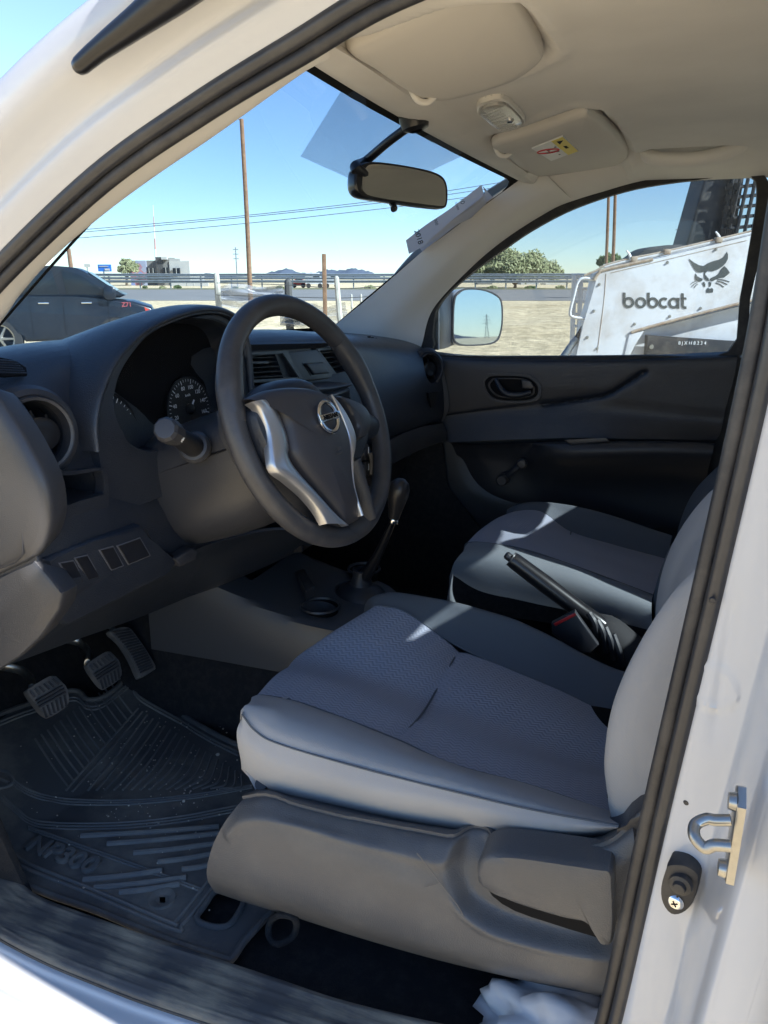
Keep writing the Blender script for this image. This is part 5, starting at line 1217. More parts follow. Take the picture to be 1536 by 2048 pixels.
# side plastic skirt with the lever recess
def sk_row(pts): return [P(a, b, y=c) for a, b, c in pts]
SK = [
 sk_row([(492, 1592, -.600), (535, 1583, -.600), (600, 1600, -.602), (720, 1628, -.604), (900, 1662, -.606), (1040, 1682, -.608), (1140, 1688, -.610), (1215, 1676, -.610), (1262, 1640, -.608)]),
 sk_row([(486, 1598, -.622), (535, 1592, -.626), (600, 1608, -.626), (720, 1638, -.628), (900, 1674, -.630), (1040, 1693, -.632), (1140, 1700, -.634), (1215, 1692, -.634), (1266, 1660, -.630)]),
 sk_row([(466, 1622, -.634), (520, 1616, -.640), (600, 1632, -.642), (720, 1664, -.644), (880, 1702, -.646), (1000, 1716, -.640), (1140, 1722, -.644), (1220, 1726, -.644), (1270, 1700, -.640)]),
 sk_row([(446, 1650, -.640), (510, 1650, -.652), (600, 1660, -.656), (720, 1700, -.658), (860, 1745, -.656), (1000, 1760, -.652), (1140, 1760, -.650), (1224, 1765, -.648), (1266, 1740, -.642)]),
 sk_row([(426, 1690, -.642), (500, 1706, -.658), (600, 1720, -.662), (720, 1752, -.664), (860, 1800, -.662), (1000, 1830, -.660), (1120, 1850, -.656), (1222, 1862, -.650), (1258, 1840, -.644)]),
 sk_row([(414, 1735, -.640), (490, 1762, -.655), (600, 1788, -.660), (720, 1822, -.662), (860, 1866, -.660), (1000, 1902, -.658), (1120, 1922, -.654), (1220, 1930, -.650), (1250, 1900, -.644)]),
 sk_row([(416, 1762, -.630), (490, 1792, -.640), (600, 1822, -.646), (720, 1860, -.648), (860, 1900, -.648), (1000, 1936, -.646), (1120, 1962, -.644), (1216, 1975, -.640), (1246, 1950, -.636)]),
 sk_row([(430, 1785, -.605), (490, 1805, -.605), (600, 1838, -.608), (720, 1876, -.610), (860, 1916, -.610), (1000, 1950, -.610), (1120, 1976, -.608), (1214, 1992, -.606), (1243, 1975, -.604)])]
rec = [(955, 1722), (925, 1708), (918, 1750), (945, 1800), (1000, 1840), (1080, 1876), (1150, 1890), (1232, 1900), (1232, 1870), (1150, 1850), (1060, 1800), (990, 1770)]
rc = resample([P(a, b, y=-.65) for a, b in [(942, 1715), (932, 1745), (950, 1785), (1000, 1820), (1080, 1850), (1150, 1872), (1225, 1885)]], 160)
def skfn(p, u, v):
    d = min((V((p.x, p.z)) - V((q.x, q.z))).length for q in rc); k = math.exp(-(d / .019) ** 4)
    return p + V((0, .022 * k, 0))
EDG = resample([P(a, b, y=-.65) for a, b in [(452, 1672), (478, 1646), (530, 1634), (600, 1642), (720, 1676), (860, 1718), (905, 1728), (914, 1770), (930, 1810), (985, 1850), (1080, 1884), (1180, 1908)]], 260)
_skf = skfn
def skfn(p, u, v):
    d = min((V((p.x, p.z)) - V((q.x, q.z))).length for q in EDG)
    return _skf(p, u, v) + V((0, -.0035 * math.exp(-(d / .007) ** 2), 0))
skirt = patch('seat_side_cover', SK, SKIRT, seat, nu=200, ns=22, fn=skfn, thick=.004, away=(0, 1, 0))
cr_ = [P(a, b, y=-.655) for a, b in [(470, 1668), (500, 1640), (540, 1628), (600, 1634), (720, 1664), (860, 1706), (905, 1720), (915, 1735)]]
# lever
lever = pillow('height_lever', [P(a, b, y=-.652) for a, b in [(962, 1712), (985, 1695), (1030, 1694), (1120, 1706), (1200, 1718), (1226, 1724), (1230, 1760), (1232, 1820), (1228, 1868), (1212, 1876), (1200, 1862), (1188, 1838), (1160, 1822), (1080, 1800), (1010, 1780), (975, 1765), (958, 1745)]], (0, -1, 0), [(1, -.03), (1, .004), (.985, .010), (.93, .014), (.7, .016), (0, .016)], SKIRT, seat, sm=3, center=P(1150, 1765, y=-.652))
slab('lever_gap_shade', [P(a, b, y=-.6435) for a, b in [(965, 1752), (1010, 1778), (1080, 1800), (1160, 1824), (1200, 1872), (1170, 1868), (1100, 1846), (1030, 1822), (985, 1792)]], (0, -1, 0), .004, 0, BLACK, lever, sm=2)  # black sheet standing in for the shade under the lever
slab('recliner_cover', [P(a, b, y=-.615) for a, b in [(1205, 1690), (1245, 1650), (1262, 1625), (1300, 1600), (1330, 1640), (1300, 1760), (1262, 1900), (1235, 2000), (1215, 1990), (1235, 1860), (1232, 1740)]], (0, -1, 0), .05, .01, PLAST2, seat, sm=2, lift=.012)

SCR = mat('scratch_mark', (.13, .12, .11), .7)
tube('scratch', [P(a, b, y=-.6625) for a, b in [(834, 1706), (852, 1728), (870, 1752), (890, 1778), (912, 1806), (934, 1842)]], .0007, SCR, skirt, n=5)
tube('scratch', [P(a, b, y=-.6625) for a, b in [(850, 1775), (868, 1770), (882, 1766)]], .0004, SCR, skirt, n=5)
# front bracket and rail
tube('seat_rail', [V((.02, -.55, -.635)), V((.50, -.55, -.635))], .014, DARKP, seat, sm=1, r2=.02)
tube('seat_rail', [V((.0, -.17, -.635)), V((.50, -.17, -.635))], .014, DARKP, seat, sm=1, r2=.02)
br1 = [P(540, 1845, z=-.63), P(560, 1830, z=-.60), P(590, 1838, z=-.60), P(588, 1870, z=-.64), P(556, 1888, z=-.645), P(538, 1872, z=-.645)]
tube('rail_foot', br1, .0045, CARPET, seat, closed=True, n=8)
tube('hinge_pin', [P(522, 1568, y=-.60), P(540, 1582, y=-.56)], .008, DARKP, seat, sm=1)

# passenger seat
ps = bpy.data.objects.new('passenger_seat', None); link(ps, T); ps['label'] = 'passenger seat, cloth coloured darker for shade with a strip of sunlight'
a0 = flex([(904, 1215), (960, 1228), (1060, 1240), (1180, 1262), (1310, 1290)], .085)
a1 = flex([(905, 1150), (960, 1180), (1060, 1205), (1180, 1230), (1306, 1262)], .080)
a2 = flex([(915, 1118), (965, 1128), (1060, 1150), (1180, 1182), (1303, 1222)], .080)
a3 = flex([(930, 1100), (985, 1102), (1060, 1120), (1180, 1152), (1304, 1200)], .105)
a4 = flex([(936, 1086), (990, 1088), (1060, 1102), (1180, 1143), (1306, 1190)], .150)
a5 = flex([(975, 1050), (1030, 1062), (1090, 1078), (1200, 1112), (1320, 1150)], .30)
a6 = flex([(1018, 1026), (1080, 1022), (1140, 1062), (1230, 1090), (1335, 1118)], .46)
a7 = flex([(1020, 1020), (1065, 1008), (1125, 1008), (1220, 1030), (1345, 1072)], .52)
a8 = [p + V((0, .05, -.05)) for p in a7]
def fr2(r): a = r[0]; return [a + V((.01, 0, -.13)), a + V((-.010, 0, -.08)), a + V((-.006, 0, -.025))] + r
patch('cushion_base', [fr2(a0), fr2(a1)], CARPET, ps, nu=50, ns=4)
PB = mat('shaded_passenger_bolster_fabric', (.17, .185, .20), .9, bump='weave', bscale=260, bstr=.5, bdist=.0008, spec=.15, sheen=.15)  # bolster fabric again, with the cabin shade put into its colour
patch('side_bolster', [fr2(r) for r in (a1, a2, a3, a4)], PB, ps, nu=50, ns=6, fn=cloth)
pc = patch('seat_centre_panel', [fr2(r) for r in (a4, lerpr(a4, a5, .5, (0, 0, .003)), a5, lerpr(a5, a6, .5, (0, 0, .003)), a6)], CHEV, ps, nu=60, ns=8)
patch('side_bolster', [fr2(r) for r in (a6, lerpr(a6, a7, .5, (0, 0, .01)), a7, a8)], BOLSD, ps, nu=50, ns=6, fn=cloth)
for r in (a4, a6): tube('seam_piping', fr2(r)[1:], .0018, BOLSD, pc, n=6)
tube('cross_seam', [P(1104, 1126, y=.16), P(1128, 1100, y=.27), P(1138, 1078, y=.38), P(1142, 1064, y=.45)], .0020, BOLSD, pc, n=6)
bq_ = [(1450, 960), (1415, 1000), (1370, 1050), (1335, 1100), (1312, 1160), (1302, 1220)]
q = [P(a, b, y=.11) for a, b in bq_]; zs = [p.z for p in q][::-1]; fx = [p.x for p in q][::-1]
zs = [zs[0] - .08] + zs + [zs[-1] + .14, zs[-1] + .24]; fx = [fx[0] + .02] + fx + [fx[-1] + .11, fx[-1] + .17]  # unseen top carried high to block sun coming over the backrest
backrest(ps, .335, .245, fx, BOLSD, CHEV, zs)  # sides take the darkened copy to stand for shade
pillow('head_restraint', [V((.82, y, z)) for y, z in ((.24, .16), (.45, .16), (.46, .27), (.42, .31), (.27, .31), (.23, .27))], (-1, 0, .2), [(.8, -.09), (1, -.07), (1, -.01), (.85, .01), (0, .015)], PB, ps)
slab('seat_pan', [V((.14, .12, -.46)), V((.60, .12, -.47)), V((.60, .56, -.47)), V((.14, .56, -.46))], (0, 0, 1), .17, .01, BLACK, ps)
# ================================================================ console, gear lever, handbrake
def cons_top(x, y):
    return -.395 - .10 * max(0, (x + .30) / .30) ** 1.5
CT = [[(-.44, -.13, -.27), (-.44, -.11, -.262), (-.44, 0, -.262), (-.44, .11, -.262), (-.44, .13, -.27)]]
def csec(x, zt, w_): return [V((x, -w_ - .054, -.52)), V((x, -w_ - .050, zt - .06)), V((x, -w_ - .040, zt - .012)), V((x, -w_ - .024, zt)), V((x, 0, zt)), V((x, w_ - .016, zt)), V((x, w_, zt - .012)), V((x, w_ + .010, zt - .06)), V((x, w_ + .012, -.53))]
def solid_loft(nm, secs, m, par, nu=44, ns=6, zb=-.66, angle=30):
    g0 = [resample(s, nu) for s in secs]; cols = [curve([r[j] for r in g0], ns) for j in range(nu)]
    g = [[c[i] for c in cols] for i in range(len(cols[0]))]; bm = bmesh.new(); vv = [[bm.verts.new(p) for p in r] for r in g]
    for a, b in zip(vv, vv[1:]):
        for j in range(nu): bm.faces.new((a[j], a[(j + 1) % nu], b[(j + 1) % nu], b[j]))
    bm.faces.new(vv[0][::-1]); bm.faces.new(vv[-1]); return mobj(nm, bm, m, par, angle=angle)
con = solid_loft('centre_console', [csec(-.45, -.27, .125), csec(-.36, -.325, .122), csec(-.28, -.375, .120), csec(-.18, -.405, .118), csec(-.10, -.42, .115), csec(-.04, -.43, .105), csec(.01, -.455, .085)], mat('console_plastic', (.062, .064, .070), .36, bump='grain', bscale=700, bstr=.3, bdist=.0006), T)
ch = [P(641, 1210, z=-.408), P(728, 1136, z=-.40)]
gb = P(722, 1182, z=-.42)
k1 = lathe('cut', [(0, -.075), (.029, -.07), (.0355, .05), (0, .05)], ch[0], (0, 0, 1), BLACK, None, n=40)
k2 = lathe('cut', [(0, -.075), (.027, -.07), (.032, .05), (0, .05)], ch[1], (0, 0, 1), BLACK, None, n=40)
k3 = lathe('cut', [(0, -.05), (.052, -.05), (.057, .05), (0, .05)], gb, (0, 0, 1), BLACK, None, n=40)
k4 = slab('cut', [V((x, y, -.30)) for x, y in ((-.40, -.085), (-.265, -.085), (-.265, .06), (-.40, .06))], (0, 0, 1), .14, .0, BLACK, None)
cut(con, k1, k2, k3, k4)
for c, r in ((ch[0], .0355), (ch[1], .032)):
    lathe('cup_shade_wall', [(r - .0005, -.003), (r * .80, -.073)], c, (0, 0, 1), BLACK, con, n=40)  # black liner paints the shade inside the cup
    lathe('cup_rim', [(r + .0045, -.002), (r + .003, .0015), (r, .001), (r - .001, -.003)], c, (0, 0, 1), PLAST2, con, n=48)
    lathe('cup_holder', [(r * .8, -.074), (0, -.074)], c, (0, 0, 1), BLACK, con, n=32)
slab('tray_insert', [P(a, b, z=-.385) for a, b in [(592, 1142), (608, 1136), (630, 1172), (612, 1182)]], (0, 0, 1), .02, .003, PLAST2, con)
boot = lathe('gear_boot', [(.055, -.03), (.054, -.010), (.046, .004), (.034, .010), (.024, .016), (.019, .030), (.018, .045), (.020, .047), (.016, .049)], gb, (.05, .02, 1), DARKP, T, n=40)
gt = P(800, 968, y=.012)
gl_ = [gb + V((0, 0, .02)), gb.lerp(P(787, 1042, y=.008), .5), P(787, 1040, y=.008)]
lv = tube('gear_lever', gl_, [.0155, .0095, .006], SMOOTHB, T, n=16)
kd = (gt - gl_[-1]).normalized()
lathe('knob_collar', [(.0095, -.006), (.0105, -.002), (.0095, .003), (.008, .004)], gl_[-1], kd, CHROME, lv, n=24)
lathe('gear_knob', [(.006, .0), (.0105, .004), (.0130, .018), (.0170, .036), (.0205, .052), (.0205, .064), (.0170, .076), (.009, .083), (0, .0845)], gl_[-1], kd, mat('leather_knob', (.022, .021, .022), .3, bump='grain', bscale=500, bstr=.2), lv, n=28)
# handbrake
ha, hb_ = P(1022, 1117, y=.0), P(1215, 1262, y=.0)
hd = (hb_ - ha).normalized()
hbk = tube('handbrake', [ha, ha + hd * .012, ha.lerp(hb_, .35), ha.lerp(hb_, .7), hb_, hb_ + hd * .10 + V((0, 0, -.04))], [.0135, .0155, .0165, .0155, .0140, .012], SMOOTHB, T, n=20, round_end=False)
lathe('release_button', [(.0075, 0), (.0075, .010), (.005, .013), (0, .0135)], ha, -hd, DARKP, hbk, n=20)
lathe('grip_collar', [(.0135, -.004), (.0145, -.002), (.0150, 0)], ha, -hd, PLAST2, hbk, n=24)
tube('brake_gaiter', [P(1150, 1232, y=.01) + V((0, 0, -.06)), P(1200, 1262, y=.01), P(1245, 1300, y=.01), P(1290, 1350, y=.01)], [.018, .032, .040, .045], mat('gaiter_vinyl', (.018, .018, .02), .85), T, n=16)
gq0 = [(1185, 1222), (1196, 1236), (1208, 1262), (1222, 1290), (1240, 1320)]
for i in range(4): tube('gaiter_fold', [P(1178 + i * 16, 1226 + i * 14, y=-.03), P(1190 + i * 16, 1248 + i * 18, y=-.036), P(1196 + i * 16, 1290 + i * 14, y=-.032)], .006, DARKP, hbk, n=8)
slab('tunnel_trim', [V((.05, -.12, -.49)), V((.62, -.12, -.49)), V((.62, .10, -.49)), V((.05, .10, -.49))], (0, 0, 1), .1, .015, CARPET, T)
# seat belt buckle
bo = [P(a, b, y=-.085) for a, b in [(1103, 1247), (1150, 1222), (1198, 1290), (1180, 1307), (1150, 1306), (1104, 1268)]]
bkl = slab('belt_buckle', bo, (.1, -1, .3), .03, .004, DARKP, T, seg=3)
slab('red_release', [P(a, b, y=-.0845) for a, b in [(1107, 1247), (1150, 1225), (1153, 1230), (1111, 1252)]], (.1, -1, .3), .01, .001, RED, bkl, lift=.004)
# ================================================================ pedals, mat, sill
def pedal(pts, x, m, lb, ribs, arm):
    pts3 = [P(a, b, x=x) for a, b in pts]; n = V((.8, -.05, .6)).normalized()
    c = sum(pts3, V()) / len(pts3)
    pts3 = [PN(a, b, c, n) for a, b in pts]
    pd = slab(lb, pts3, n, .012, .004, m, T, sm=3, seg=3)
    bm = bmesh.new()
    for a, b in ribs: tube('', [PN(*a, c, n) + n * .0005, PN(*b, c, n) + n * .0005], .0022, None, bm=bm, n=6, sm=1)
    mobj('ribs', bm, PLAST2, pd)
    tube('arm', [PN(*arm[0], c, n) - n * .012] + [P(a, b, x=xx) for a, b, xx in arm[1:]], .009, STEEL, pd, n=10, r2=.006)
    return pd
PR = mat('pedal_rubber', (.10, .10, .10), .55, dust=((.3, .27, .24), .5, 40))
def pribs(x0, y0):
    r = []
    for i in range(6): r.append(((x0 + 2 + i * 9, y0 + 2 - i * 5), (x0 + 12 + i * 9.5, y0 + 14 - i * 5)))
    for i in range(3): r.append(((x0 + 13 + i * 3, y0 + 22 + i * 6), (x0 + 66 + i * 3, y0 - 8 + i * 6)))
    for i in range(6): r.append(((x0 + 28 + i * 8.5, y0 + 35 - i * 5), (x0 + 35 + i * 8, y0 + 56 - i * 4.5)))
    return r
cp_ = [(55, 1384), (62, 1374), (100, 1352), (112, 1352), (125, 1362), (139, 1388), (139, 1404), (130, 1416), (104, 1431), (94, 1430), (80, 1418)]
pedal(cp_, -.44, PR, 'clutch_pedal', pribs(58, 1380), [(72, 1372), (62, 1358, -.50), (40, 1340, -.53), (-10, 1330, -.56)])
bp2 = [(a + 115, b - 46) for a, b in cp_]; bp2 = [(175 + (a - 55) * .82, 1332 + (b - 1384) * .90) for a, b in cp_]
pedal(bp2, -.46, PR, 'brake_pedal', [((175 + (a - 55) * .82, 1332 + (b - 1384) * .9), (175 + (c - 55) * .82, 1332 + (d - 1384) * .9)) for (a, b), (c, d) in pribs(58, 1380)], [(182, 1322), (178, 1305, -.53), (160, 1286, -.56), (130, 1278, -.58)])
gp = [(218, 1262), (250, 1254), (262, 1258), (290, 1296), (311, 1332), (308, 1340), (284, 1354), (276, 1350), (262, 1318), (240, 1284)]
rb = []
for i in range(17):
    f = (i + .5) / 17; a = V((222, 1262)).lerp(V((278, 1348)), f); b = V((258, 1257)).lerp(V((308, 1336)), f); cx = 6 * sin(pi * f); rb.append(((a.x + 3 + cx, a.y), (b.x - 2 + cx, b.y)))
pedal(gp, -.46, PR, 'accelerator_pedal', rb, [(232, 1260), (222, 1252, -.54), (205, 1240, -.56)])
tube('diagnostic_socket', [P(330, 1190, x=-.42), P(350, 1198, x=-.42), P(392, 1202, x=-.42)], .010, DARKP, T)
slab('socket_face', [P(a, b, x=-.415) for a, b in [(345, 1190), (385, 1182), (396, 1204), (350, 1206)]], (1, 0, 0), .02, .003, STEEL, T)

# ================================================================ passenger door (inside) with its window and mirror
pd_ = slab('passenger_door', [V((x, .69, z)) for x, z in ((-.16, -.01), (.65, .02), (.66, -.62), (-.10, -.62), (-.16, -.40))], (0, -1, 0), .04, 0, DARKP, T)
def dr(l): return [P(a, b, y=c) for a, b, c in l]
DR = [
 dr([(838, 694, .700), (880, 704, .700), (976, 712, .700), (1150, 713, .700), (1300, 710, .700), (1474, 702, .700)]),
 dr([(836, 700, .672), (878, 712, .672), (976, 717, .672), (1150, 719, .672), (1300, 717, .672), (1474, 710, .672)]),
 dr([(840, 712, .660), (880, 722, .660), (976, 728, .660), (1150, 730, .660), (1300, 728, .660), (1474, 722, .660)]),
 dr([(862, 760, .660), (900, 765, .660), (976, 768, .660), (1150, 768, .660), (1300, 765, .660), (1466, 765, .660)]),
 dr([(872, 820, .664), (900, 822, .664), (1000, 808, .664), (1150, 790, .664), (1300, 800, .662), (1452, 815, .660)]),
 dr([(876, 836, .668), (905, 832, .668), (1000, 822, .668), (1150, 815, .667), (1300, 830, .664), (1446, 845, .662)]),
 dr([(880, 860, .660), (905, 862, .658), (1000, 855, .655), (1150, 852, .650), (1300, 860, .645), (1440, 868, .642)]),
 dr([(884, 886, .650), (910, 884, .648), (1000, 880, .645), (1150, 876, .638), (1300, 878, .628), (1432, 880, .622)])]
def dcr(p, u, v):
    d = min((V((p.x, p.z)) - V((q.x, q.z))).length for q in CRS)
    return p + V((0, .007 * math.exp(-(d / .0035) ** 2) + .003 * math.exp(-(d / .012) ** 2), 0))
CRS = resample([P(a, b, y=.662) for a, b in [(1085, 811), (1150, 803), (1210, 792), (1250, 770), (1290, 744)]], 60)
up_ = patch('upper_door_panel', DR, PLAST, pd_, nu=150, ns=10, fn=dcr)
# armrest shelf, pull pocket and the lower panel
DR2 = [
 dr([(900, 884, .655), (945, 890, .655), (1060, 886, .645), (1100, 884, .620), (1300, 882, .610), (1430, 886, .612)]),
 dr([(905, 892, .668), (950, 900, .664), (1050, 896, .655), (1105, 890, .606), (1300, 888, .598), (1428, 892, .600)]),
 dr([(915, 915, .690), (960, 920, .672), (1040, 920, .665), (1118, 912, .600), (1300, 906, .592), (1424, 910, .594)]),
 dr([(930, 950, .690), (975, 950, .674), (1050, 950, .668), (1140, 938, .628), (1300, 930, .612), (1418, 934, .610)]),
 dr([(950, 975, .690), (990, 985, .674), (1060, 985, .670), (1150, 975, .665), (1300, 975, .660), (1410, 980, .650)]),
 dr([(985, 1000, .690), (1020, 1005, .676), (1080, 1010, .672), (1160, 1020, .675), (1300, 1050, .670), (1400, 1060, .660)])]
lowp = patch('armrest_panel', DR2, DARKP, pd_, nu=70, ns=8)
patch('lower_door_panel', [dr([(868, 882, .690), (900, 884, .690), (940, 892, .690)]), dr([(880, 960, .686), (920, 950, .682), (945, 935, .688)]), dr([(920, 1010, .680), (950, 985, .676), (975, 970, .686)]), dr([(1000, 1050, .678), (1040, 1020, .674), (1080, 1005, .676)]), dr([(1250, 1090, .676), (1300, 1060, .674), (1400, 1040, .680)])], PLAST, pd_, nu=20, ns=8, thick=.004, away=(0, 1, 0))
slab('pull_cup', [P(a, b, y=.600) for a, b in [(1128, 880), (1212, 876), (1220, 884), (1140, 890)]], (0, -1, .6), .008, .002, PLAST2, lowp, lift=.004)
# inner handle in its oval bezel
ho, hi_ = [(962, 765), (968, 752), (985, 746), (1050, 747), (1076, 760), (1084, 778), (1078, 798), (1050, 806), (1000, 805), (975, 795)], [(968, 767), (973, 756), (987, 751), (1048, 752), (1070, 763), (1077, 778), (1072, 794), (1048, 801), (1002, 800), (980, 791)]
hr = ring('handle_bezel', [P(a, b, y=.660) for a, b in ho], [P(a, b, y=.660) for a, b in hi_], (0, -1, 0), PLAST, pd_, h=.004)
slab('handle_pocket', [P(a, b, y=.6598) for a, b in [(970, 768), (975, 757), (988, 752), (1047, 753), (1069, 764), (1076, 778), (1071, 793), (1047, 800), (1003, 799), (981, 790)]], (0, -1, 0), .002, 0, BLACK, hr, sm=3, lift=.001)
ring('pocket_rim', [P(a, b, y=.6585) for a, b in [(976, 770), (982, 760), (992, 756), (1045, 757), (1064, 766), (1070, 778), (1066, 790), (1045, 796), (1006, 795), (986, 787)]], [P(a, b, y=.6585) for a, b in [(980, 771), (985, 762), (994, 758), (1044, 759), (1061, 767), (1066, 778), (1063, 789), (1044, 794), (1007, 793), (989, 785)]], (0, -1, 0), DARKP, hr, h=.003)
tube('handle_lever', [P(992, 759, y=.650), P(1000, 775, y=.642), P(1014, 788, y=.640), P(1040, 790, y=.642), P(1062, 784, y=.648)], [.005, .007, .008, .0075, .005], PLAST, hr, n=12)
slab('lock_tab', [P(a, b, y=.648) for a, b in [(1043, 759), (1060, 762), (1068, 774), (1064, 778), (1044, 777)]], (0, -1, 0), .008, .002, PLAST2, hr)
# window crank
k0, k1_ = P(1008, 956, y=.66), P(1048, 923, y=.64)
ck = lathe('window_crank', [(0, .034), (.012, .034), (.0155, .028), (.0165, .010), (.015, 0)], k0, (0, -1, 0), PLAST2, pd_, n=28)
tube('crank_arm', [k0 + V((0, -.012, 0)), k0.lerp(k1_, .5) + V((0, -.014, 0)), k1_ + V((0, -.004, 0))], [.011, .008, .009], PLAST, ck, n=14, r2=.006)
lathe('crank_knob', [(.007, 0), (.0095, .012), (.013, .020), (.0135, .030), (.009, .036), (0, .037)], k1_, (0, -1, 0), PLAST2, ck, n=24)
# window surround and glass
wo = [(832, 694), (836, 645), (850, 612), (895, 560), (940, 519), (990, 478), (1040, 441), (1110, 403), (1180, 377), (1250, 359), (1330, 344), (1400, 337), (1480, 332), (1520, 343), (1540, 375), (1536, 440), (1500, 600), (1478, 716), (1300, 722), (900, 722)]
wi = [(868, 690), (868, 640), (878, 610), (905, 578), (960, 533), (1010, 497), (1060, 463), (1130, 425), (1200, 398), (1270, 378), (1340, 366), (1400, 359), (1480, 351), (1508, 358), (1514, 385), (1508, 440), (1480, 600), (1456, 704), (1300, 711), (900, 711)]
wf = ring('window_seal', [P(a, b, y=.672) for a, b in wo], [P(a, b, y=.676) for a, b in wi], (0, -1, 0), mat('window_felt', (.012, .012, .014), .7, dust=((.2, .18, .15), .2, 30)), pd_, h=.002, sm=3, d=.012)
sg = slab('side_window', [P(a, b, y=.692) for a, b in [(800, 720), (800, 560), (1000, 440), (1200, 340), (1560, 310), (1560, 720)]], (0, -1, 0), .004, 0, GS, pd_)
slab('window_divider', [P(a, b, y=.685) for a, b in [(840, 700), (842, 625), (866, 595), (866, 700)]], (0, -1, 0), .012, .004, DARKP, pd_)
slab('divider_edge', [P(a, b, y=.700) for a, b in [(866, 700), (866, 600), (877, 590), (877, 700)]], (0, -1, 0), .01, .003, TRIM, pd_)
# outer mirror
MO = V((-.085, .955, .085)); MNn = V((.80, -.60, .047)).normalized()
def mq(px, py, d=0): return PN(px, py, MO, MNn) + MNn * d
mo = [(906, 598), (914, 584), (930, 577), (962, 578), (988, 587), (1002, 602), (1004, 640), (1000, 668), (992, 683), (972, 690), (930, 692), (912, 688), (904, 676), (903, 640)]
mi = [(909, 600), (917, 587), (931, 580), (961, 581), (986, 590), (999, 604), (1001, 640), (997, 666), (989, 680), (971, 687), (931, 689), (914, 685), (907, 674), (906, 640)]
dm = pillow('door_mirror', [mq(*q) for q in mo], MNn, [(.45, -.10), (.8, -.085), (.98, -.05), (1.0, -.012), (1, .002), (.985, .004), (.97, .002)], WHITE, T, sm=3)
slab('mirror_glass', [mq(*q, .0045) for q in mi], MNn, .003, 0, CHROME if False else mat('mirror_glass', (.50, .56, .60), .015, metal=1), dm, sm=3)
ring('mirror_rim', [mq(*q, .002) for q in mo], [mq(*q, .002) for q in mi], MNn, PLAST2, dm, h=.004, sm=3, d=.002)
patch('mirror_arm', [[P(866, 608, y=.72), P(885, 596, y=.80), P(908, 584, y=.92)], [P(870, 650, y=.71), P(888, 645, y=.79), P(908, 640, y=.915)], [P(866, 696, y=.72), P(885, 698, y=.80), P(908, 690, y=.92)]], PLAST, dm, nu=14, ns=6, thick=.04, away=(-1, 0, 0))
# ================================================================ roof furniture
VIS = mat('sun_visor_fabric', (.62, .59, .545), .9, bump='noise', bscale=1800, bstr=.2, bdist=.0006, spec=.15)
def visor(pts, lab, clip):
    v = pillow('sun_visor', [rq(*q, -.004) for q in pts], CNn, [(.96, -.014), (1, -.008), (1.0, .0), (.985, .006), (.95, .009), (.8, .012), (0, .013)], VIS, T, sm=4)
    v['label'] = lab
    c = rq(*clip, .004)
    tube('visor_clip', [c + V((-.016, -.010, .010)), c + V((-.008, -.004, -.004)), c + V((.004, .004, -.006)), c + V((.016, .010, .006))], .0045, TRIM, v, n=12)
    tube('clip_pin', [c + V((-.004, .0, .004)), c + V((.010, .010, -.002))], .004, DARKP, v, sm=1, n=10)
    return v
visor(v1, 'large driver side sun visor', (848, 186)); vp = visor(v2, 'passenger side sun visor with a yellow and white warning label', (1008, 300))
YEL = mat('warning_yellow', (.75, .60, .08), .6); WL2 = mat('label_white', (.75, .74, .72), .5); RC = mat('prohibition_red', (.55, .03, .04), .5)
LC = [(1063, 285), (1125, 260), (1156, 290), (1102, 311)]
def rl(u, v, d): # u along the long side, v down
    a = V(LC[0]).lerp(V(LC[1]), u); b = V(LC[3]).lerp(V(LC[2]), u); q = a.lerp(b, v); return rq(q.x, q.y, d)
lb = slab('warning_label', [rl(*q, .0105) for q in ((0, 0), (1, 0), (1, 1), (0, 1))], CNn, .003, 0, WL2, vp)
slab('yellow_band', [rl(*q, .0112) for q in ((.63, .0), (1, 0), (1, 1), (.63, 1))], CNn, .0005, 0, YEL, lb)
rc_ = rl(.28, .42, .0114); r_ = (rl(0, .42, 0) - rl(.28, .42, 0)).length * .72
e1 = (rl(1, .5, 0) - rl(0, .5, 0)).normalized(); e2 = CNn.cross(e1)
tube('red_circle', [rc_ + e1 * (r_ * cos(a)) + e2 * (r_ * sin(a)) for a in [2 * pi * i / 24 for i in range(24)]], .0012, RC, lb, n=6, sm=1, closed=True, up=tuple(CNn))
slab('red_bar', [rc_ + (e1 + e2) * r_ * .7 + (e1 - e2) * .0008, rc_ + (e1 + e2) * r_ * .7 - (e1 - e2) * .0008, rc_ - (e1 + e2) * r_ * .7 - (e1 - e2) * .0008, rc_ - (e1 + e2) * r_ * .7 + (e1 - e2) * .0008], CNn, .0005, 0, RC, lb)
for k, (a, b) in enumerate(((.22, .5), (.32, .38), (.50, .62), (.56, .35), (.44, .8))): lathe('pictogram', [(0, .0006), (.0035 - .0004 * k, .0006), (.0035 - .0004 * k, 0)], rl(a, b, .0112), CNn, DECAL, lb, n=10, sx=1.6)
text('warning_lettering', 'AIRBAG', rl(.82, .55, .0118), rl(.82, .95, 0) - rl(.82, .15, 0), rl(.95, .5, 0) - rl(.7, .5, 0), .0085, BLACK, lb, depth=.0002)
slab('warning_triangle', [rl(.75, .10, .0118), rl(.93, .16, .0118), rl(.75, .30, .0118)], CNn, .0004, 0, BLACK, lb)
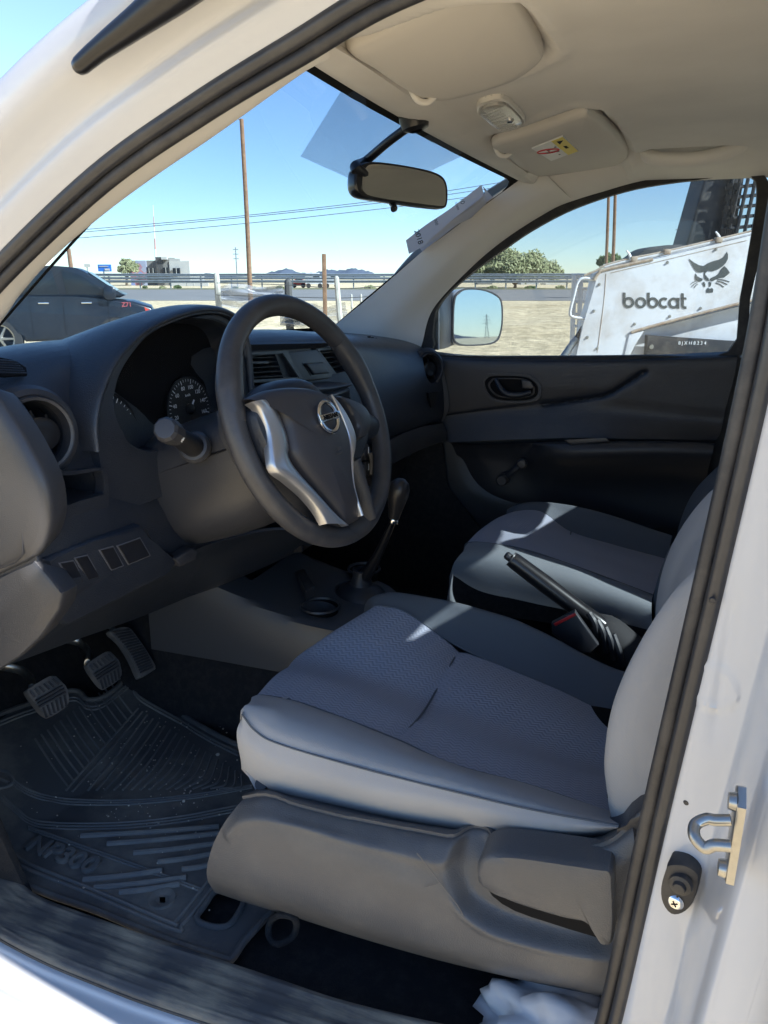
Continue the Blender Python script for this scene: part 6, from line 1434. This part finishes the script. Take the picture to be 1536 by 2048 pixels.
# dome lamp
dl = [(954, 226), (962, 213), (996, 204), (1018, 210), (1046, 238), (1050, 250), (1038, 261), (1008, 265), (986, 258), (960, 236)]
lamp = pillow('dome_lamp', [rq(*q, -.008) for q in dl], CNn, [(1, -.01), (1, .004), (.95, .006), (.88, .004)], mat('lamp_frame', (.66, .63, .58), .35), T, sm=4)
LENS = mat('clear_lens', (.78, .76, .72), .12, spec=.6); LENS.node_tree.nodes['Principled BSDF'].inputs['Transmission Weight'].default_value = .65
pillow('lens', [rq(*q, -.008) for q in dl], CNn, [(.88, .0), (.86, .008), (.7, .011), (.4, .012), (0, .012)], LENS, lamp, sm=4)
slab('reflector', [rq(*q, -.009) for q in dl], CNn, .002, 0, mat('reflector', (.5, .48, .44), .4), lamp, sm=3)
bm = bmesh.new()
for i in range(9):
    f = (i + .5) / 9; a = V((962, 222)).lerp(V((1000, 258)), f); b = V((1000, 208)).lerp(V((1040, 250)), f); tube('', [rq(a.x + 3, a.y, .0045), rq(b.x - 4, b.y, .0045)], .0006, None, bm=bm, n=5, sm=1)
mobj('lens_ribs', bm, LENS, lamp)
lathe('screw_knob', [(.006, 0), (.006, .006), (.003, .008), (0, .008)], rq(1020, 234, .001), CNn, CHROME, lamp, n=16)  # chrome screw knob on the dome lamp
# grab handle
gh_ = tube('grab_handle', [P(1288, 300, y=.515) + V((0, .01, .016)), P(1296, 312, y=.505), P(1340, 320, y=.495), P(1400, 317, y=.49), P(1455, 303, y=.495), P(1490, 284, y=.505), P(1500, 272, y=.515) + V((0, .01, .016))], [.011, .0145, .0150, .0150, .0150, .0140, .010], TRIM, T, n=16, r2=.010)
# rear view mirror
RO = V((.012, 0, .352)); RN = V((.91, -.40, .06)).normalized()
def vq(cx, cy, d=0): return PN(590 + cx / 3.268, 120 + cy / 3.268, RO, RN) + RN * d
ro = [(376, 790), (382, 730), (405, 692), (450, 672), (540, 670), (700, 692), (850, 722), (930, 752), (968, 790), (984, 850), (982, 940), (965, 968), (930, 974), (800, 960), (600, 930), (450, 906), (400, 880), (380, 840)]
ri = [(416, 800), (424, 740), (446, 702), (480, 688), (560, 690), (740, 716), (870, 748), (930, 778), (956, 820), (962, 900), (958, 942), (940, 958), (850, 950), (600, 916), (470, 892), (430, 868), (418, 840)]
rvm = pillow('rear_view_mirror', [vq(*q, .004) for q in ro], RN, [(.75, -.030), (.93, -.024), (1.0, -.012), (1, .0), (.975, .003), (.93, .003)], SMOOTHB, T, sm=3, center=vq(680, 815, .004))
slab('mirror_glass', [vq(*q, .0085) for q in ri], RN, .003, 0, mat('dim_mirror', (.62, .62, .58), .02, metal=1), rvm, sm=3)
tube('mirror_tab', [vq(640, 930, -.004), vq(635, 970, .006), vq(618, 980, .008)], .005, SMOOTHB, rvm, n=10)
c0 = vq(600, 800, -.02); c1_ = P(735, 322, y=-.03); hdm = P(822, 250, y=.0)
hdm = V((.062, 0, .425)) if False else P(826, 247, z=.425)
tube('mirror_stem', [c0, P(712, 338, z=.365), P(732, 322, z=.385), P(775, 285, z=.405), hdm], [.013, .010, .0075, .007, .007], SMOOTHB, rvm, n=14)
lathe('stem_mount', [(.010, .028), (.020, .024), (.0235, .012), (.0235, 0)], hdm + V((0, 0, .016)), (.2, 0, -1), SMOOTHB, rvm, n=28)
# ---- folded paper stuck behind the windshield
pp = thing('folded_paper', 'folded white paper slips printed 2018, tucked between windshield and far pillar', 'paper', wsP(900, 450))
def papx(nt, b, tc, src):
    N = nt.nodes; L = nt.links; t = N.new('ShaderNodeBsdfTranslucent'); t.inputs[0].default_value = (.75, .77, .82, 1); m = N.new('ShaderNodeMixShader'); m.inputs[0].default_value = .5
    L.new(b.outputs[0], m.inputs[1]); L.new(t.outputs[0], m.inputs[2]); L.new(m.outputs[0], N['Material Output'].inputs[0])
PAP = mat('white_paper', (.80, .80, .82), .8, extra=papx)
def wo_(px, py, d): q = wsP(px, py); return q + (CAM - q).normalized() * d
patch('slip', [[wo_(963, 370, .03), wo_(900, 418, .036), wo_(852, 450, .03), wo_(812, 481, .02)], [wo_(976, 420, .036), wo_(910, 452, .04), wo_(862, 484, .034), wo_(818, 508, .024)]], PAP, pp, nu=16, ns=4, thick=.0004, away=(-1, 0, 0))
patch('slip', [[wo_(963, 369, .022), wo_(968, 390, .024), wo_(905, 440, .02), wo_(839, 496, .014)], [wo_(990, 400, .010), wo_(950, 436, .014), wo_(905, 475, .014), wo_(857, 518, .010)]], mat('grey_paper', (.66, .64, .62), .85, extra=papx), pp, nu=16, ns=4, thick=.0004, away=(-1, 0, 0))
_n = (CAM - wo_(836, 476, 0)).normalized()
def ptx(s, px, py, sz, ang=-72, d=.042, bold=0):
    o_ = wo_(px, py, d); r = (RT * cos(radians(ang)) + UP * sin(radians(ang))); u = (UP * cos(radians(ang)) - RT * sin(radians(ang))); text('printed_text', s, o_, r, u, sz, DECAL, pp, depth=.00005, bold=bold)
ptx('2018', 837, 474, .017, bold=.0003, d=.034); ptx('000', 872, 444, .010, d=.040); ptx('dom', 915, 412, .010, d=.042); ptx('10', 924, 402, .014, d=.042)
ptx('VISA', 868, 500, .016, ang=-60, d=.020)

# ================================================================ sill, mat, jamb hardware
def srow(pts, z): return [P(a, b, z=z) for a, b in pts]
SI = [(-120, 1560), (-40, 1650), (0, 1712), (30, 1752), (66, 1784), (131, 1812), (228, 1847), (307, 1873), (395, 1904), (520, 1943), (634, 1985), (810, 2031), (927, 2056), (1200, 2110)]
SOu = [(-220, 1700), (-120, 1790), (-60, 1835), (0, 1869), (44, 1895), (88, 1916), (131, 1935), (200, 1962), (263, 1987), (381, 2027), (480, 2058), (620, 2098), (760, 2130), (1000, 2180)]
si = resample(srow(SI, -.632), 16); so_ = resample(srow(SOu, -.640), 16)
def lr(t, dz): return [a.lerp(b, t) + V((0, 0, dz)) for a, b in zip(si, so_)]
def sillfn(p, u, v):
    k = max(0, min(1, (u - 1.6) / .5)) * max(0, min(1, (5.6 - u) / .5))
    return p + V((0, 0, .0007 * k * max(0, sin(u * 9)) * (.6 + .4 * sin(v * 37 + u * 3)) * min(1, v * 6)))
def sillx(nt, b, tc, src):
    N = nt.nodes; L = nt.links
    mp = N.new('ShaderNodeMapping'); mp.inputs['Scale'].default_value = (5, 60, 20); mp.inputs['Rotation'].default_value = (0, 0, .06); L.new(tc.outputs['Object'], mp.inputs[0])
    n = N.new('ShaderNodeTexNoise'); n.inputs['Scale'].default_value = 2; n.inputs['Detail'].default_value = 8; n.inputs['Roughness'].default_value = .75; L.new(mp.outputs[0], n.inputs[0])
    n2 = N.new('ShaderNodeTexNoise'); n2.inputs['Scale'].default_value = 14; n2.inputs['Detail'].default_value = 8; L.new(tc.outputs['Object'], n2.inputs[0])
    mu = N.new('ShaderNodeMath'); mu.operation = 'MULTIPLY'; L.new(n.outputs[0], mu.inputs[0]); L.new(n2.outputs[0], mu.inputs[1])
    r = N.new('ShaderNodeMapRange'); r.inputs[1].default_value = .20; r.inputs[2].default_value = .42; L.new(mu.outputs[0], r.inputs[0])
    mx = N.new('ShaderNodeMix'); mx.data_type = 'RGBA'; L.new(r.outputs[0], mx.inputs[0]); mx.inputs[6].default_value = (.055, .056, .060, 1); mx.inputs[7].default_value = (.24, .21, .16, 1); L.new(mx.outputs[2], b.inputs['Base Color'])
    rr = N.new('ShaderNodeMapRange'); rr.inputs[3].default_value = .38; rr.inputs[4].default_value = .85; L.new(r.outputs[0], rr.inputs[0]); L.new(rr.outputs[0], b.inputs['Roughness'])
SILL = mat('dusty_sill_plastic', (.05, .05, .05), .5, extra=sillx)
patch('sill_plate', [lr(-.05, -.030), lr(0, -.004), lr(.06, .003), lr(.3, .002), lr(.6, .002), lr(.85, .0), lr(.97, -.004), lr(1.0, -.014)], SILL, T, nu=140, ns=12, fn=sillfn)
so2 = so_
patch('body_sill', [[p + V((0, dy, dz)) for p in so2] for dy, dz in ((.02, -.012), (-.004, -.010), (-.012, -.014), (-.030, -.016), (-.040, -.022), (-.044, -.034), (-.058, -.040), (-.074, -.052), (-.082, -.085), (-.085, -.14), (-.07, -.22))], WHITE, T, nu=60, ns=6)
tube('sill_seal', [p + V((0, .004, -.012)) for p in so2], .006, RUBBER, T, n=8)
# rubber floor mat
def c6(x, y): return (x / 2.281, 1150 + y / 2.281)
MZ = -.655
mt = thing('floor_mat', 'worn black rubber floor mat with ribs and a cut-out, under the pedals', 'floor mat', (-.2, -.4, MZ))
def mz(x): return MZ + max(0, (-.40 - x)) * .32
def mp3(cx, cy, d=0):
    px, py = c6(cx, cy); z = MZ
    for _ in range(12):
        q = P(px, py, z=z); z = .5 * z + .5 * mz(q.x)
    return V((q.x, q.y, z + d))
top_ = [(-260, 760), (-120, 690), (0, 640), (120, 595), (330, 530), (400, 572), (470, 560), (545, 505), (565, 447), (612, 455), (650, 530), (800, 622), (950, 712), (1090, 782), (1250, 840)]
lef = [(-260, 760), (-300, 1000), (-240, 1150), (-120, 1210), (0, 1262), (60, 1370)]
bot_ = [(60, 1370), (200, 1450), (430, 1530), (600, 1600), (800, 1680), (1020, 1752), (1060, 1752), (1110, 1680), (1190, 1590), (1260, 1480)]
outl = top_ + [(1330, 1100), (1260, 1480)][::1][:1] + bot_[::-1] + lef[::-1][1:-1]
RIBM = mat('mat_rib_rubber', (.12, .12, .12), .6, dust=((.28, .25, .21), .8, 8))  # paler than the sheet: dust plus rib highlights put into the colour
MAT_ = mat('mat_rubber', (.075, .075, .077), .65, dust=((.26, .235, .195), .85, 6), bump='noise', bscale=300, bstr=.3, bdist=.0008)
mo3 = curve([mp3(*q) for q in outl], 3, True)
OP = []
_c = curve([V((a, b, 0)) for a, b in outl], 4, True); OP = [(p.x, p.y) for p in _c]
HP = [(p.x, p.y) for p in curve([V((a, b, 0)) for a, b in [(900, 1560), (935, 1510), (985, 1445), (1075, 1452), (1112, 1484), (1088, 1545), (1045, 1600), (985, 1610), (915, 1590)]], 4, True)]
def inpoly(x, y, poly):
    ins = False; n = len(poly)
    for i in range(n):
        ax, ay = poly[i]; bx, by = poly[(i + 1) % n]
        if (ay > y) != (by > y) and x < (bx - ax) * (y - ay) / (by - ay) + ax: ins = not ins
    return ins
def matmesh():
    bm = bmesh.new(); st_ = 13; vd = {}
    def gv(i, j):
        if (i, j) not in vd: vd[(i, j)] = bm.verts.new(mp3(i * st_, j * st_, 0))
        return vd[(i, j)]
    for i in range(-24, 104):
        for j in range(33, 137):
            cx, cy = (i + .5) * st_, (j + .5) * st_
            if inpoly(cx, cy, OP) and not inpoly(cx, cy, HP) and math.hypot(cx - 740, (cy - 1478) * 1.1) > 15: bm.faces.new((gv(i, j), gv(i + 1, j), gv(i + 1, j + 1), gv(i, j + 1)))
    return mobj('mat_sheet', bm, MAT_, mt)
ms = matmesh()
def rimt(poly, r, k=6): return tube('mat_rim', [mp3(a, b, r * .3) for a, b in poly], r, MAT_, ms, n=8, sm=1, closed=True)
rimt(OP, .0055); rimt(HP, .0045)
ribs = []
def rb_(pts, w_=4): ribs.append((pts, w_))
for i in range(13): rb_([(310 + i * 25 - 150 + i * 4, 965 - i * 27 - 215 + i * 6), (310 + i * 25 - 60, 965 - i * 27 - 80), (310 + i * 25, 965 - i * 27)], 4.5)
rb_([(300, 985), (470, 790), (630, 610)], 4); rb_([(330, 990), (500, 800), (650, 625)], 4)
for i in range(17): rb_([(670 + i * 27, 640 + i * 17), (540 + i * 35, 815 + i * 10), (400 + i * 40, 985 - i * .6)], 4.5)
for k in (0, 12, 24): rb_([(60, 935 + k), (150, 988 + k), (300, 1022 + k), (600, 1028 + k * .8), (900, 1000 + k * .7), (1150, 960 + k * .5)], 4)
for k in (0, 13, 26): rb_([(-40, 960 + k), (80, 1068 + k), (180, 1125 + k), (500, 1133 + k), (800, 1106 + k), (1100, 1050 + k)], 4)
for (a, b, c, d) in ((370, 1192, 1000, 1150), (490, 1228, 1010, 1180), (610, 1270, 1000, 1225), (720, 1312, 990, 1270), (830, 1345, 980, 1318), (380, 1392, 740, 1350), (430, 1428, 850, 1382), (545, 1450, 820, 1412)): rb_([(a, b), ((a + c) / 2, (b + d) / 2 + 4), (c, d)], 11)
for k in (0, 12): rb_([(130, 1150 + k), (420, 1252 + k), (700, 1352 + k), (915, 1432 + k)], 4)
rb_([(-60, 1180), (20, 1240), (130, 1318), (400, 1426), (780, 1588), (800, 1585), (870, 1500), (950, 1400)], 6)
rb_([(-60, 1210), (20, 1268), (130, 1345), (400, 1452), (790, 1618), (830, 1600), (900, 1520), (990, 1400)], 6)
for off in (0, 14): rb_([(-120, 720 + off), (0, 672 + off), (120, 625 + off), (330, 560 + off), (400, 600 + off), (470, 588 + off), (560, 520 + off), (600, 500 + off), (640, 560 + off), (800, 652 + off), (950, 742 + off), (1090, 812 + off)], 5)
rb_([(0, 890), (40, 905), (60, 945), (30, 968), (-20, 975)], 7); rb_([(-30, 930), (10, 935), (40, 950)], 7)
bm = bmesh.new()
for pts, w_ in ribs:
    r = w_ / 2.281 / 1538 * 1.6; tube('', [mp3(*q, .0008) for q in pts], r, None, bm=bm, n=8, sm=6, up=(0, 0, 1), round_end=False)
mobj('ribs', bm, RIBM, ms)
lathe('grommet', [(.020, 0), (.019, .003), (.011, .002), (.0085, 0)], mp3(740, 1478), (0, 0, 1), MAT_, ms, n=28)
tr = (mp3(400, 1330) - mp3(150, 1235)).normalized()
text('embossed_lettering', 'NP300', mp3(285, 1285, .0025), tr, V((0, 0, 1)).cross(tr), .042, RIBM, ms, depth=.0035, xs=1.15, bold=.0008)
# grit on the mat
bm = bmesh.new(); rnd = random.Random(5)
for i in range(260):
    q = mp3(rnd.gauss(760, 260), rnd.gauss(900, 260), .002); s = rnd.choice((.0008, .0010, .0014, .0018)) * (2.2 if i < 6 else 1)
    if q.y > -.13 or q.x > 0 or q.x < -.6: continue
    b2 = bmesh.new(); bmesh.ops.create_icosphere(b2, subdivisions=1, radius=s)
    for v in b2.verts: v.co = V((v.co.x * rnd.uniform(.7, 1.3), v.co.y * rnd.uniform(.7, 1.3), v.co.z * .8)) + q
    tm = bpy.data.meshes.new('t'); b2.to_mesh(tm); b2.free(); bm.from_mesh(tm); bpy.data.meshes.remove(tm)
go = mobj('grit', bm, mat('pale_grit', (.45, .40, .33), .9), None); go['kind'] = 'stuff'; go['label'] = 'pale grit and small stones scattered on the floor mat'; go['category'] = 'grit'
# ---- striker and bump stop on the jamb
XJ = .560
sy = P(1472, 1660, x=XJ)
pl = slab('striker_plate', [V((XJ - .003, sy.y + a, sy.z + b)) for a, b in ((-.010, -.040), (.006, -.045), (.014, -.020), (.014, .028), (.004, .034), (-.010, .026))], (-1, 0, 0), .006, .0015, STEEL, T)
lathe('striker_bolt', [(0, .005), (.006, .005), (.007, 0)], V((XJ - .003, sy.y - .001, sy.z + .024)), (-1, 0, 0), STEEL, pl, n=20)
lathe('striker_bolt', [(0, .005), (.006, .005), (.007, 0)], V((XJ - .003, sy.y - .001, sy.z - .034)), (-1, 0, 0), STEEL, pl, n=20)
l1, l2 = P(1462, 1640, x=XJ - .005), P(1462, 1692, x=XJ - .005)
e1_, e2_ = P(1400, 1640, y=l1.y), P(1398, 1688, y=l2.y)
tube('striker_loop', [l1, l1.lerp(e1_, .5), e1_ + V((.004, 0, .002)), e1_.lerp(e2_, .25) + V((-.003, 0, 0)), e1_.lerp(e2_, .75) + V((-.003, 0, 0)), e2_ + V((.004, 0, -.002)), l2.lerp(e2_, .5), l2], .0043, STEEL, pl, n=14, sm=8)
yb = -.708
bn = V((-.25, -1, 0)).normalized()
bs = pillow('bump_stop', [P(a, b, y=yb) for a, b in [(1340, 1722), (1372, 1722), (1398, 1738), (1400, 1758), (1388, 1800), (1368, 1820), (1345, 1822), (1328, 1800), (1324, 1770), (1334, 1735)]], bn, [(1, -.03), (1, .002), (.95, .0055), (.85, .006), (0, .006)], RUBBER, T, sm=3)
lathe('stud', [(.0105, 0), (.0095, .005), (.006, .006), (.005, .010), (0, .011)], P(1366, 1757, y=yb) + bn * .006, bn, RUBBER, bs, n=28)
sc = lathe('screw', [(.0075, .000), (.0068, .0008), (.0060, .0018), (.0045, .0026), (0, .0028)], P(1354, 1796, y=yb) + bn * .006, bn, CHROME, bs, n=24)
q = P(1354, 1796, y=yb) + bn * .0090
for a in (0, 1): box('cross_slot', None, (.006, .0011, .0004), BLACK, sc, M=Matrix.Translation(q) @ bn.to_track_quat('Z', 'Y').to_matrix().to_4x4() @ Matrix.Rotation(.5 + a * pi / 2, 4, 'Z'))
pn_ = V((-.2, -1, 0)).normalized()
for px, py in ((1440, 1200), (1388, 1605)): lathe('jamb_clip', [(.003, 0), (.002, .0015), (0, .0015)], P(px - 15, py, y=-.6925), pn_, RUBBER, T, n=10)
# ---- black rail over the windshield pillar
rl_ = [P(162, 130, y=-.745), P(200, 98, y=-.745), P(270, 46, y=-.745), P(350, -14, y=-.745), P(480, -110, y=-.745), P(700, -230, y=-.745)]
rr_ = tube('roof_rail', rl_, [.0075, .0085, .0110, .0140, .017, .018], SMOOTHB, T, n=16, round_end=True, r2=.008)
# crumpled white bag behind the seat
bm = bmesh.new(); rnd = random.Random(8)
cb = P(1150, 2075, z=-.64); bmesh.ops.create_icosphere(bm, subdivisions=4, radius=1)
from mathutils import noise as mn
for v in bm.verts:
    d = v.co.normalized(); k = 1 + .45 * mn.noise(d * 2.3) + .22 * abs(mn.noise(d * 6)) ; v.co = cb + V((d.x * .10 * k, d.y * .05 * k, d.z * .045 * k))
bg_ = mobj('plastic_bag', bm, mat('white_plastic_bag', (.42, .43, .46), .45), None, angle=None); tag(bg_, 'crumpled white plastic bag on the floor behind the driver seat', 'bag')
bpy.context.view_layer.update()
